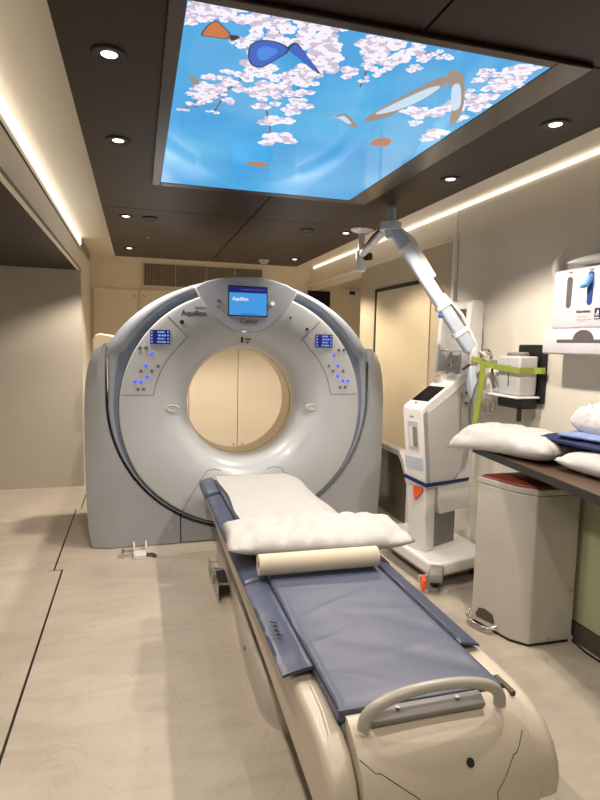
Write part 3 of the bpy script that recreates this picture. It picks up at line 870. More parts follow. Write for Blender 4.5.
# ridge and handle
s = MB(); s.prism([(1.222, .492), (1.218, .506), (1.240, .522), (1.258, .522), (1.262, .480), (1.24, .480)], lambda p: (.560, p[0], p[1]), lambda p: (.890, p[0], p[1]))
s.build('handle_rail', grey_m, co, bevel=.004)
for x in (.640, .815): MB().lathe((x, 1.240, .5225), [(.006, 0), (.006, .002), (.001, .0025)], seg=12).build('bolt', lgrey_m, co)
pts = []
n = 22
for k in range(n + 1):
    t = k / n; a = PI * t
    x = .732 - .197 * math.cos(a); z = .500 + .092 * (math.sin(a) ** .75)
    pts.append((x, 1.215 - .012*math.sin(a), z))
s = MB(); s.tube(pts, [.017 - .003*math.sin(PI*k/n) for k in range(n+1)], seg=16); s.build('grab_handle', handle_m, co, smooth=True)
# table top under the mat
s = MB(); s.box((.5065, 1.280, .405), (.9995, 3.74, .466)); s.build('table_top', lgrey_m, co, bevel=.01)
# mat: centre pad with wrinkles
def ctr(u, v):
    x = .492 + (.982 - .492) * u; y = 1.280 + (3.80 - 1.280) * v
    e = min(1, (1 - abs(2*u - 1)) * 12) ** .5 * min(1, v * 60, (1 - v) * 60) ** .5
    z = .510 + .010 * e
    w = nz(x*1.2, y*2.6 + x*2.0, 0, 2.3)
    z += (.007 * w * abs(w) * 2 + .003 * abs(nz(x + y*.35, y*2.2, 3, 4.2))) * e
    for (cx, cy, an, ln, am) in ((.60, 1.62, .35, .22, .006), (.78, 1.50, .12, .30, .005), (.70, 1.85, .5, .25, .006), (.85, 1.75, -.25, .2, .005), (.58, 1.40, -.5, .16, .006), (.72, 2.02, .15, .3, .006), (.9, 1.95, .8, .15, .005)):
        dx, dy = x - cx, y - cy
        a = dx*math.cos(an) + dy*math.sin(an); b_ = -dx*math.sin(an) + dy*math.cos(an)
        z += am * .6 * math.exp(-(a/ln)**2*3) * math.exp(-(b_/.016)**2) * e
    return (x, y, z)
s = MB(); s.grid(ctr, 48, 220, (0, 0, .030)); s.build('mat', mat_m, co, smooth=True, angle=60)
# side flaps
def flap(x0, z0, x1, z1, y0, y1, name, th=.007, m=mat2_m, rib=0.0, lab=None, par=co):
    def f(u, v):
        x = x0 + (x1 - x0)*u; y = y0 + (y1 - y0)*v
        e = min(1, min(u, 1-u)*8, v*40, (1-v)*40) ** .5
        z = z0 + .004 + (z1 - z0)*(u**1.6) + th*.5*e
        z += .0035*nz(x*3, y*2.0, 1, 5) * e
        if rib: z += rib*abs(math.sin(y*120))*e
        return (x, y, z)
    s = MB(); s.grid(f, 10, max(12, int((y1-y0)*60)), (0, 0, th)); return s.build(name, m, co, smooth=True, angle=60, label=lab)
flap(.490, .508, .396, .492, 1.485, 2.115, 'side_flap')
flap(.490, .508, .396, .490, 2.125, 2.50, 'side_flap')
flap(.490, .508, .402, .486, 2.51, 3.42, 'side_flap', rib=.004)
flap(.490, .512, .400, .490, 3.47, 3.81, 'side_flap', th=.030)
flap(.985, .508, 1.058, .492, 1.50, 2.20, 'side_flap')
flap(.985, .508, 1.072, .486, 2.21, 3.80, 'side_flap', rib=.003)
s = MB(); s.tube([(.4905, 1.28 + 2.5*k/40, .5195) for k in range(41)], .0025, seg=6); s.build('piping', piping_m, co)
s = MB(); s.tube([(.9835, 1.52 + 2.25*k/40, .5195) for k in range(41)], .0025, seg=6); s.build('piping', piping_m, co)
s = MB(); s.tube([(.397, 1.485, .496), (.43, 1.483, .506), (.46, 1.483, .512), (.489, 1.483, .515)], .0022, seg=6); s.build('piping', piping_m, co)
s = MB(); s.box((.99, 1.246, .490), (1.005, 1.33, .505)); s.build('clip', brown_m, co, bevel=.002)
s = MB()   # printed mark on the near flap
for k, (a, b_) in enumerate(((0, 1), (1, .2), (.2, 1), (1, 0), (0, .8), (.8, .1), (.1, 1), (1, .1))):
    y0 = 1.765 - k*.014; y1 = y0 - .012
    def q(w): x = .425 + .016*w; return x
    s.tube([(q(a), y0, .5165 + (q(a)-.425)*.12), (q(b_), y1, .5165 + (q(b_)-.425)*.12)], .0022, seg=5)
s.build('printed_mark', black_m, co)

# foot control beside the couch base
ft = empty('foot_control', (.45, 3.2, 0), 'small metal foot control frame with black pedal at the left couch base', 'foot pedal')
s = MB(); s.box((0.440, 3.02, 0), (0.455, 3.50, .012)); s.box((0.440, 3.02, .012), (0.447, 3.12, .12)); s.box((0.440, 3.40, .012), (0.447, 3.46, .10)); s.box((0.440, 3.25, .012), (0.447, 3.29, .11))
s.box((0.440, 3.02, .108), (0.447, 3.30, .12))
s.tube([(0.447, 3.04, .10), (0.510, 3.05, .09)], .006); s.tube([(0.447, 3.27, .10), (0.510, 3.27, .09)], .006); s.tube([(0.447, 3.44, .07), (0.505, 3.44, .07)], .005)
s.build('frame', steel_m, ft, bevel=.002)
s = MB(); s.prism([(3.06, .03), (3.06, .075), (3.25, .095), (3.25, .03)], lambda p: (0.450, p[0], p[1]), lambda p: (0.513, p[0], p[1])); s.build('pedal', black_m, ft, bevel=.005)
ft.location.x -= .02

# ------------------------------------------------------------------ sheet, pillow, paper roll
def sheet_f(u, v):
    x = .512 + (1.075 - .512)*u; y = 2.36 + (3.84 - 2.36)*v
    dr = 0
    if x < .53: dr += .0
    z = .531 + .003*nz(x*2, y*1.5, 4, 4) + .0035*abs(nz(x, y*3, 2, 3))
    if x > .99: z -= (x - .99)*.35
    x += .008*math.sin(y*9)*(1 if u > .5 else -1)*abs(2*u-1)
    if v > .97: z -= .02*(v-.97)/.03
    return (x, y, z + .003)
s = MB(); s.grid(sheet_f, 40, 90, (0, 0, .0015)); s.build('paper_sheet', sheet_m, smooth=True, angle=60, label='white disposable sheet spread over the far half of the blue mat', cat='sheet')

def pillow(name, c, size, rotz, m, label, cat, tilt=(0, 0), puff=1.0, seed=0, group=None, pinch=.10, sag=None, parent=None, flatb=.45, crumple=0):
    s = MB(); w, l, h = size; n = 36
    R = Matrix.Rotation(rotz, 3, 'Z') @ Matrix.Rotation(tilt[0], 3, 'X') @ Matrix.Rotation(tilt[1], 3, 'Y')
    def pt(u, v, top):
        u = 2*u - 1; v = 2*v - 1
        cu = 1 - pinch*(1 - v*v)**1.0 * .5; cv = 1 - pinch*(1 - u*u) * .5
        x = w/2*u*cu; y = l/2*v*cv
        t = max(0, (1 - u**4)*(1 - v**4))
        hh = t ** .55
        dn = Vector((x*5 + seed, y*5, 7 if top else 1))
        wr = noise.noise(dn) * .5 + noise.noise(dn*2.7) * .3
        edge = 1 - t**.5
        wr2 = abs(noise.noise(Vector((u*4 + seed, v*7, 2)))) * .12 * (t ** .3)
        z = h * (hh*(1 - flatb) * (1 + .14*wr) - wr2*.35) if top else -h*flatb*hh*(1 + .06*wr)
        x *= 1 - .05*(v*v)**3; y *= 1 - .10*(u*u)**3
        fold = noise.noise(Vector((x*9 + seed, y*3.5, 5)))
        z += (-.22 * h * (1 - abs(fold)*2.2)**3 * (t ** .4) if abs(fold) < .45 else 0) * (1 if top else 0)
        if crumple:
            z += crumple * t**.4 * (abs(noise.noise(Vector((x*26, y*26, 3)))) - .2 + .5*abs(noise.noise(Vector((x*60, y*60, 9))))) * (1 if top else .3)
        p = R @ Vector((x, y, z))
        if sag: p = sag(p + Vector(c)) - Vector(c)
        return Vector(c) + p
    T = [[s.v(pt(i/n, j/n, True)) for j in range(n+1)] for i in range(n+1)]
    Bt = [[T[i][j] if i in (0, n) or j in (0, n) else s.v(pt(i/n, j/n, False)) for j in range(n+1)] for i in range(n+1)]
    for i in range(n):
        for j in range(n):
            s.face([T[i][j], T[i+1][j], T[i+1][j+1], T[i][j+1]])
            s.face([Bt[i][j+1], Bt[i+1][j+1], Bt[i+1][j], Bt[i][j]])
    return s.build(name, m, parent, smooth='all', label=label, cat=cat, group=group)
pillow('pillow', (.785, 2.40, .590), (.86, .42, .115), math.radians(-5), pillow_m, 'white pillow lying across the couch behind the paper roll', 'pillow', seed=3, pinch=.08)
rl = empty('paper_roll', (.71, 2.112, .528), 'cream roll of couch paper lying across the blue mat before the pillow', 'paper roll')
a = Vector((.455, 2.120, .572)); b_ = Vector((.960, 2.105, .572)); ax = (b_ - a).normalized()
s = MB(); n_ = ax.orthogonal().normalized(); m_ = ax.cross(n_)
def ringp(c, r): return [c + (n_*math.cos(2*PI*k/32) + m_*math.sin(2*PI*k/32))*r for k in range(32)]
s.loft([ringp(a, .017), ringp(a, .041), ringp(a + ax*.002, .042), ringp(b_ - ax*.002, .042), ringp(b_, .041), ringp(b_, .017), ringp(a, .017)], True, False)
s.build('paper', paper_m, rl, smooth=True, angle=40)
s = MB(); s.loft([ringp(a + ax*.002, .0165), ringp(b_ - ax*.002, .0165), ringp(b_ - ax*.002, .0145), ringp(a + ax*.002, .0145), ringp(a + ax*.002, .0165)], True, False); s.build('core', brown_m, rl, smooth=True)

# ------------------------------------------------------------------ contrast injector console
A = Vector((1.730, 3.03, 0)); U = Vector((.932, .362, 0)).normalized(); V = Vector((-U.y, U.x, 0))
def LP(u, v, z): return A + U*u + V*v + Vector((0, 0, z))
def lbox(s, u0, u1, v0, v1, z0, z1):
    P8 = [s.v(LP(u, v, z)) for z in (z0, z1) for u, v in ((u0, v0), (u1, v0), (u1, v1), (u0, v1))]
    for q in ((0,3,2,1),(4,5,6,7),(0,1,5,4),(1,2,6,5),(2,3,7,6),(3,0,4,7)): s.face([P8[i] for i in q])
    return s
cn = empty('injector_console', (1.86, 3.15, 0), 'white wheeled injector console with sloping screen, strapped upright by the right wall', 'medical console')
# wheeled base
s = MB()
base = [(1.655, 2.895), (1.735, 2.855), (2.12, 2.95), (2.125, 3.50), (1.90, 3.62), (1.70, 3.60), (1.625, 3.52), (1.625, 3.36)]
s.loft([[(p[0], p[1], z) for p in base] for z in (.092, .172)]); s.build('base_plate', white_m, cn, bevel=.018, seg=4)
cxm, cym = 1.90, 3.25
s = MB(); s.loft([[(cxm + (p[0]-cxm)*k, cym + (p[1]-cym)*k, z) for p in base] for k, z in ((.86, .060), (.94, .0915))]); s.build('under_skirt', grey_m, cn, bevel=.004)
s = MB(); s.prism([(-.05, .16), (-.09, .13), (-.10, .09), (-.075, .075), (.03, .08), (.03, .16)], lambda p: (1.645 + p[0]*.55 + .020, 2.905 + p[0]*.8 - .02, p[1]), lambda p: (1.645 + p[0]*.55 + .10, 2.905 + p[0]*.8 - .045, p[1]))
s.build('wheel_fairing', grey_m, cn, bevel=.012, seg=3)
for i, (x, y) in enumerate(((1.72, 2.93), (2.07, 3.05), (1.74, 3.50), (2.05, 3.48))):
    w = MB().lathe((x, y, .035), [(.010, -.013), (.033, -.013), (.035, -.008), (.035, .008), (.033, .013), (.010, .013)], axis=0, seg=20).build('caster', black_m, cn, smooth=True)
    s = MB(); s.tube([(x, y, .035), (x, y, .072)], .008); s.build('stem', steel_m, w)
s = MB(); s.prism([(0, 0), (.026, 0), (.030, .060), (.006, .064)], lambda p: (1.592 + p[0], 2.840 , .02 + p[1]), lambda p: (1.600 + p[0], 2.885, .045 + p[1]*1.0)); s.build('brake_lever', orange_m, cn, bevel=.004)
s = MB(); s.box((1.600, 2.886, .055), (1.70, 2.91, .095)); s.build('lever_arm', steel_m, cn, bevel=.004)
# lower column
s = MB(); s.prism([(-.012, .172), (-.038, .5845), (.060, .5845), (.070, .172)], lambda p: LP(p[0], .012, p[1]), lambda p: LP(p[0], .158, p[1])); s.build('column', white_m, cn, bevel=.008, seg=3)
s = MB(); lbox(s, .076, .32, .05, .13, .174, .42); s.build('rear_support', grey_m, cn, bevel=.006)
# main body: side profile in (u, z), extruded over the width
prof = [(-.045, .585), (-.110, 1.060), (-.106, 1.085), (-.090, 1.098), (.30, 1.300), (.385, 1.315), (.40, 1.30), (.40, .40), (.11, .40), (.095, .44), (.075, .585)]
s = MB(); s.prism(prof, lambda p: LP(p[0], 0, p[1]), lambda p: LP(p[0], .158, p[1])); body = s.build('body', white_m, cn, bevel=.010, seg=3)
# raised front/edge moulding (silver corner)
s = MB(); s.prism([(-.005, .588), (-.065, 1.055), (.34, 1.258), (.34, .74), (.19, .588)], lambda p: LP(p[0], -.0035, p[1]), lambda p: LP(p[0], .001, p[1])); s.build('side_panel', lgrey_m, cn, bevel=.003)
s = MB(); s.prism([(-.040, .60), (-.102, 1.05), (-.070, 1.075), (-.012, .60)], lambda p: LP(p[0], -.0035, p[1]), lambda p: LP(p[0], .001, p[1])); s.build('corner_trim', mat('silver_trim', (168, 168, 166), .35, metal=.3), cn)
s = MB()
for a_, b_ in (((.195, .590), (.345, .72)), ((.345, .72), (.345, 1.265)), ((.25, .80), (.25, 1.16))):
    s.tube([LP(a_[0], -.0045, a_[1]), LP(b_[0], -.0045, b_[1])], .0014, seg=6)
s.build('panel_seam', seam_m, cn)
for u, z in ((.30, 1.165), (.30, 1.10)): s = MB(); s.tube([LP(u, .0, z), LP(u, -.016, z)], .009, seg=12); s.build('socket', grey_m, cn)
# narrow front face details
def fu(z): return -.045 - .065*(z - .585)/.475
def fbox(s, v0, v1, z0, z1, o0, o1):
    P8 = [s.v(LP(fu(z) - o, v, z)) for z in (z0, z1) for o, v in ((o0, v0), (o1, v0), (o1, v1), (o0, v1))]
    for q in ((0,3,2,1),(4,5,6,7),(0,1,5,4),(1,2,6,5),(2,3,7,6),(3,0,4,7)): s.face([P8[i] for i in q])
    return s
fbox(MB(), .040, .115, .82, 1.00, -.002, .003).build('front_recess', lgrey_m, cn)
fbox(MB(), .048, .080, .84, .965, .0032, .005).build('slot', grey_m, cn)
fbox(MB(), .082, .108, .84, .965, .0032, .006).build('bag_window', white_m, cn)
fbox(MB(), .015, .155, .70, .775, -.001, .003).build('front_scoop', armblue_m, cn)
fbox(MB(), .070, .100, 1.025, 1.032, -.001, .002).build('release_button', grey_m, cn)
s = MB(); s.prism([(.03, .56), (.085, .50), (.10, .55), (.10, .585), (.03, .585)], lambda p: LP(-.036, p[0], p[1]), lambda p: LP(-.049, p[0], p[1])); s.build('orange_mark', orange_m, cn)
# sloping screen
d0 = (-.090, 1.098); d1 = (.30, 1.300); sl = Vector((d1[0]-d0[0], d1[1]-d0[1])).normalized()
def SL(t, v, h): return LP(d0[0] + sl.x*t - sl.y*h, v, d0[1] + sl.y*t + sl.x*h)
def slbox(s, t0, t1, v0, v1, h0, h1):
    P8 = [s.v(SL(t, v, h)) for h in (h0, h1) for t, v in ((t0, v0), (t1, v0), (t1, v1), (t0, v1))]
    for q in ((0,3,2,1),(4,5,6,7),(0,1,5,4),(1,2,6,5),(2,3,7,6),(3,0,4,7)): s.face([P8[i] for i in q])
    return s
slbox(MB(), .050, .225, .016, .142, .0005, .004).build('screen', mat('black_glass', (10, 10, 12), .25, spec=.15), cn)
s = MB(); s.tube([SL(.022, .085, .001), SL(.022, .085, .004)], .009, seg=14); s.build('power_button', red_m, cn)
for t, v in ((.290, .118), (.340, .050)):
    s = MB(); s.tube([SL(t, v, .001), SL(t, v, .030)], [.022, .026], seg=18); s.build('cup_holder', cup_m, cn, smooth=True)
# rear tower
s = MB()
tp = [(.235, 1.29), (.275, 1.70), (.287, 1.735), (.31, 1.748), (.385, 1.748), (.402, 1.73), (.402, 1.31), (.38, 1.29)]
for v0, v1 in ((-.030, .006), (.186, .214)):
    s.prism(tp, lambda p: LP(p[0], v0, p[1]), lambda p: LP(p[0], v1, p[1]))
s.build('tower_cheeks', white_m, cn, bevel=.006, seg=3)
s = MB(); s.prism([(.278, 1.69), (.29, 1.735), (.31, 1.746), (.385, 1.746), (.40, 1.73), (.40, 1.29), (.345, 1.29), (.345, 1.69)], lambda p: LP(p[0], .0065, p[1]), lambda p: LP(p[0], .1855, p[1])); s.build('tower_back', white_m, cn, bevel=.006)
s = MB(); lbox(s, .29, .344, .05, .13, 1.57, 1.66); s.build('pump_head', grey_m, cn, bevel=.008)
s = MB(); lbox(s, .30, .344, .02, .16, 1.36, 1.54); s.build('cassette', lgrey_m, cn, bevel=.006)
s = MB(); s.tube([LP(.265, -.02, 1.43), LP(.265, .19, 1.43)], .005); s.tube([LP(.265, .03, 1.43), LP(.265, .03, 1.36)], .005); s.build('bottle_bar', steel_m, cn)
s = MB(); s.tube([LP(.265, .10, 1.42), LP(.265, .10, 1.345), LP(.26, .10, 1.325)], [.012, .012, .018], seg=12); s.build('dropper', chrome_m, cn, smooth=True)

# blue restraint belt round the console
s = MB()
loop = [LP(-.010, -.010, .602), LP(-.010, .178, .606), LP(.12, .182, .596), LP(.35, .184, .586)]
s.tube([LP(-.058, .170, .640), LP(-.060, -.010, .612), LP(.10, -.012, .606), LP(.20, -.012, .602), LP(.36, -.012, .598)], [(.0025, .012)]*5, square=True)
s.build('restraint_belt', bluebelt_m, smooth=False, label='dark blue webbing belt strapped round the white console body', cat='strap')

# ------------------------------------------------------------------ ceiling mounted arm
am = empty('support_arm', (1.50, 3.72, 2.25), 'white jointed support arm reaching from the ceiling raft down to the console', 'support arm')
s = MB(); s.lathe((1.50, 3.72, 2.25), [(.078, -.0003), (.078, -.006), (.066, -.016), (.03, -.024), (.024, -.03)], seg=32); s.build('ceiling_plate', white_m, am, smooth=True, angle=50)
MB().tube([(1.50, 3.72, 2.224), (1.50, 3.72, 2.10)], [.024, .024], seg=20).build('stem', lgrey_m, am, smooth=True)
MB().tube([(1.50, 3.72, 2.105), (1.50, 3.72, 2.09), (1.50, 3.72, 1.975), (1.50, 3.72, 1.96)], [.034, .037, .035, .024], seg=24).build('joint_body', white_m, am, smooth=True)
s = MB(); s.tube([(1.515, 3.70, 2.06), (1.545, 3.66, 2.06)], .026, seg=20); s.build('knob', seam_m, am, smooth=True)
s = MB(); s.tube([(1.50, 3.715, 2.075), (1.41, 3.08, 2.145)], [.024, .022], seg=18); s.build('upper_arm', white_m, am, smooth=True)
s = MB(); s.tube([(1.49, 3.66, 2.11), (1.45, 3.4, 2.15), (1.42, 3.14, 2.175)], .007, seg=8); s.build('cable', seam_m, am, smooth=True)
MB().tube([(1.405, 3.05, 2.07), (1.405, 3.05, 2.085), (1.405, 3.05, 2.225), (1.405, 3.05, 2.235)], [.026, .030, .030, .026], seg=24).build('elbow_post', armblue_m, am, smooth=True)
MB().tube([(1.405, 3.05, 2.115), (1.405, 3.05, 2.155)], .062, seg=28).build('elbow_collar', armblue_m, am, smooth=True)
e0 = Vector((1.425, 3.035, 2.11)); e1 = Vector((1.885, 2.905, 1.43)); dd = (e1 - e0)
s = MB(); s.tube([e0, e0 + dd*.04, e0 + dd*.97, e1], [(.024, .030), (.030, .034), (.032, .038), (.024, .028)], square=True); s.build('spring_arm', armblue_m, am, bevel=.003)
off = Vector((.036, -.006, .028))
s = MB(); s.tube([e0 + off*.5 + dd*.02, e0 + off + dd*.12, e0 + off + dd*.42], [(.018, .020), (.022, .024), (.016, .016)], square=True); s.build('arm_cover', white_m, am, bevel=.004)
s = MB(); s.tube([e0 + off*.9 + dd*.40, e0 + off*1.1 + dd*.70, e0 + off*.7 + dd*.95], .007, seg=10); s.build('link_rod', chrome_m, am, smooth=True)
for t in (.14, .62, .84):
    c = e0 + dd*t; s = MB(); dn = dd.normalized()
    s.tube([c - dn*.012, c + dn*.012], [(.037, .045), (.037, .045)], square=True); s.build('cable_clip', white_m, am)
s = MB(); s.tube([e0 + off*.9 + dd*.55, e0 + off*1.5 + dd*.75, e0 + off*1.1 + dd*.93, e0 + dd*1.0 + Vector((.05, 0, .0)), e0 + dd*1.0 + Vector((.09, .0, -.02))], .009, seg=10); s.build('hose', white_m, am, smooth=True)
s = MB(); s.ball(e0 + dd*.66 + Vector((-.045, -.02, -.03)), .014); s.build('adjuster', mat('bright_blue', (30, 90, 200), .4), am, smooth=True)
s = MB(); s.tube([(1.895, 2.90, 1.47), (1.895, 2.90, 1.45), (1.895, 2.90, 1.36), (1.895, 2.90, 1.345)], [.022, .030, .030, .022], seg=20); s.build('wrist_joint', lgrey_m, am, smooth=True)
s = MB(); s.tube([(1.875, 2.895, 1.343), (1.89, 2.895, 1.24), (1.90, 2.895, 1.15)], [(.020, .024), (.024, .030), (.018, .022)], square=True); s.build('injector_handle', armblue_m, am, bevel=.004)
s = MB(); s.tube([(1.86, 2.885, 1.352), (1.815, 2.875, 1.325)], .008, seg=10); s.build('lock_lever', seam_m, am)
s = MB(); s.tube([(1.905, 2.87, 1.25), (1.885, 2.86, 1.19), (1.865, 2.86, 1.12)], .006, seg=8); s.build('drip_tube', chrome_m, am, smooth=True)

# ------------------------------------------------------------------ wall device on a bracket
wd = empty('wall_device', (2.06, 2.72, 1.18), 'white boxy wall unit on a shelf with a black back plate', 'medical device')
s = MB(); s.box((2.125, 2.575, 1.15), (2.149, 2.80, 1.475)); s.build('back_plate', black_m, wd, bevel=.008)
s = MB(); s.box((1.975, 2.595, 1.178), (2.149, 3.02, 1.190)); s.build('shelf', white_m, wd, bevel=.003)
s = MB(); s.box((2.0, 2.60, 1.120), (2.12, 2.80, 1.177)); s.build('bracket', black_m, wd, bevel=.012)
s = MB(); s.loft([[(x, y, z) for x, y in ((2.0-g_, 2.615-g_), (2.118, 2.615-g_), (2.118, 2.80+g_), (2.0-g_, 2.80+g_))] for g_, z in ((-.006, 1.191), (0, 1.21), (.004, 1.41))]); s.build('casing', lgrey_m, wd, bevel=.01, seg=3)
s = MB(); s.lathe((2.055, 2.705, 1.412), [(.058, 0), (.06, .014), (.05, .020), (.035, .014), (.001, .012)], seg=24); s.build('lid', grey_m, wd, smooth=True)
s = MB(); s.box((1.994, 2.70, 1.24), (1.9985, 2.702, 1.36)); s.build('case_seam', seam_m, wd)
s = MB(); s.tube([(2.08, 2.70, 1.119), (2.08, 2.70, 1.04)], .014, seg=14); s.build('handle', brown_m, wd, smooth=True)
# spray bottle beside it
bt = empty('spray_bottle', (2.04, 2.90, 1.191), 'white plastic bottle standing on the wall shelf between the strap ends', 'bottle')
s = MB(); s.lathe((2.045, 2.905, 1.191), [(.001, 0), (.040, 0), (.042, .01), (.040, .10), (.026, .135), (.012, .15), (.012, .165), (.001, .165)], seg=24); s.build('body', white_m, bt, smooth=True, angle=50)
s = MB(); s.lathe((2.045, 2.905, 1.357), [(.001, 0), (.015, 0), (.015, .022), (.001, .024)], seg=18); s.build('cap', grey_m, bt, smooth=True)
# coiled tube and wires
s = MB()
pts = []
for k in range(60):
    a = k * .42; r = .060 + .008*math.sin(k*.9)
    pts.append((2.035 + .01*math.sin(k*.31), 2.98 + r*math.cos(a)*.9, 1.385 + r*math.sin(a)*.9 + .01*math.sin(k*.23)))
s.tube(pts, .0032, seg=6); s.build('coiled_tube', clear_m if False else chrome_m, smooth=True, label='coil of thin clear tubing tangled above the wall shelf', cat='tubing')
s = MB(); pts = []
for k in range(50):
    a = k * .33 + 2; r = .05 + .018*math.sin(k*.53)
    pts.append((2.03 + .012*math.cos(k*.4), 2.93 + r*math.cos(a)*1.1, 1.10 + r*math.sin(a)*.9 - k*.0005))
s.tube(pts, .0028, seg=6); s.build('hanging_wire', chrome_m, smooth=True, label='loose loops of thin wire hanging below the wall shelf', cat='wire')
s = MB(); s.tube([(2.05, 2.84, 1.35), (2.0, 2.86, 1.33), (1.985, 2.84, 1.28), (2.0, 2.83, 1.22)], .010, seg=8); s.build('brown_hook', brown_m, smooth=True, label='small brown hook between the bottle and the wall unit', cat='hook')

# lime strap
s = MB()
W = (.0015, .017)
path = [(2.124, 2.56, 1.335), (2.08, 2.598, 1.332), (1.99, 2.60, 1.330), (1.985, 2.80, 1.345), (1.96, 2.88, 1.365), (1.93, 2.865, 1.375), (1.862, 2.865, 1.385)]
def web(path, hw, th=.0025):
    rings = []
    for i, p in enumerate(path):
        p = Vector(p); a = Vector(path[max(0, i-1)]); b_ = Vector(path[min(len(path)-1, i+1)])
        t = (b_ - a).normalized(); side = Vector((0, 0, 1)); side = (side - t*side.dot(t))
        if side.length < .3: side = Vector((-.35, .93, 0)); side = side - t*side.dot(t)
        side.normalize(); n = t.cross(side)
        rings.append([p + side*hw + n*th, p - side*hw + n*th, p - side*hw - n*th, p + side*hw - n*th])
    return rings
s.loft(web(path, .017))
s.build('lime_strap', strap_m, label='bright lime webbing strap stretched from the wall round the arm', cat='strap')
s = MB()
s.loft(web([(1.925, 2.845, 1.372), (1.93, 2.85, 1.30), (1.925, 2.86, 1.18), (1.915, 2.865, 1.08), (1.90, 2.865, .985)], .017))
s.build('lime_strap_tail', strap_m, label='hanging free end of the lime strap beside the console', cat='strap')
bpy.data.objects['lime_strap_tail'].name = 'lime_strap.001'
ORG['lime_strap.001'] = Vector((0, 0, 0))

# ------------------------------------------------------------------ worktop, cabinet, bin
WT = [(1.752, 2.645), (2.149, 2.645), (2.149, -.6), (1.352, -.6)]
s = MB(); s.prism(WT, lambda p: (p[0], p[1], .885), lambda p: (p[0], p[1], .917))
w = s.build('worktop', edge_m, label='dark brown worktop with black edge along the right wall', cat='worktop')
s = MB(); s.prism([(p[0] + (.004 if p[0] < 2 else -.002), p[1] - (.004 if p[1] > 0 else -.004)) for p in WT], lambda p: (p[0], p[1], .9172), lambda p: (p[0], p[1], .920)); s.build('top_laminate', worktop_m, w)
cbn = empty('base_cabinet', (2.12, .9, 0), 'pale green base cabinet under the worktop, right of the pedal bin', 'cabinet')
s = MB(); s.box((2.10, -.55, .10), (2.149, 2.52, .884)); s.build('body', green_m, cbn)
s = MB(); s.box((2.092, -.55, 0), (2.149, 2.52, .095)); s.build('plinth', brown_m, cbn)
for y in (.45, 1.25): s = MB(); s.box((2.098, y, .11), (2.0995, y + .004, .88)); s.build('door_seam', seam_m, cbn)

bn = empty('pedal_bin', (1.89, 2.34, 0), 'tall white metal pedal bin with a red lid under the worktop', 'bin')
BF = [(1.700, 2.50), (1.762, 2.262), (1.822, 2.192), (2.070, 2.185), (2.075, 2.50)]
def sc_poly(k, P_=BF):
    cx = sum(p[0] for p in P_)/len(P_); cy = sum(p[1] for p in P_)/len(P_)
    return [(cx + (p[0]-cx)*k, cy + (p[1]-cy)*k) for p in P_]
s = MB(); s.loft([[(p[0], p[1], z) for p in sc_poly(k)] for k, z in ((.985, .012), (1.0, .03), (1.0, .755))]); s.build('body', mat('bin_enamel', (192, 188, 181), .35), bn, bevel=.008, seg=3)
s = MB(); s.loft([[(p[0], p[1], z) for p in sc_poly(k)] for k, z in ((1.005, .7555), (1.02, .77), (1.02, .785), (.95, .787))]); s.build('rim', mat('bin_enamel', (192, 188, 181), .35), bn, bevel=.004)
s = MB(); s.loft([[(p[0], p[1], z) for p in sc_poly(k)] for k, z in ((.94, .7875), (.94, .796), (.86, .803))]); s.build('lid', red_m, bn, bevel=.004)
# pedal in the left face
f0 = Vector((1.700, 2.50, 0)); f1 = Vector((1.762, 2.262, 0)); fd = (f1 - f0).normalized(); fn = Vector((fd.y, -fd.x, 0))
if fn.x > 0: fn = -fn
def FP(t, z, o=0): return f0 + fd*t + Vector((0, 0, z)) + fn*o
s = MB(); s.loft([[FP(t, z, o) for t, z in ((.03, .055), (.05, .095), (.09, .105), (.14, .095), (.155, .06), (.15, .045), (.04, .04))] for o in (-.001, .0015)]); s.build('pedal_opening', brown_m, bn)
pts = [FP(-.005, .060, .004), FP(.0, .045, .030), FP(.03, .032, .050), FP(.11, .030, .050), FP(.155, .034, .035), FP(.17, .045, .004)]
s = MB(); s.tube(pts, .007, seg=10); s.tube([FP(.0, .022, .004), FP(.02, .015, .042), FP(.11, .012, .045), FP(.15, .018, .004)], .006, seg=10); s.build('pedal', chrome_m, bn, smooth=True)
s = MB(); s.tube([(1.930, 2.187, .035), (1.930, 2.183, .035)], .008, seg=12); s.build('bolt', steel_m, bn)
s = MB(); s.tube([(2.045, 2.186, .27), (2.045, 2.176, .27)], .009, seg=12); s.build('side_knob', steel_m, bn)
s = MB(); s.box((2.055, 2.19, 0), (2.085, 2.23, .028)); s.build('foot', white_m, bn, bevel=.004)
s = MB(); s.loft([[(p[0], p[1], z) for p in sc_poly(.95)] for z in (.0, .0115)]); s.build('base_ring', black_m, bn)
# floor cable
s = MB(); s.tube([(2.088, 2.42, .005), (2.085, 2.22, .005), (2.060, 2.08, .005), (2.070, 1.9, .005), (2.08, 1.6, .005), (2.082, .5, .005)], .005, seg=8)
s.build('floor_cable', black_m, smooth=True, label='black cable running along the floor at the cabinet plinth', cat='cable')

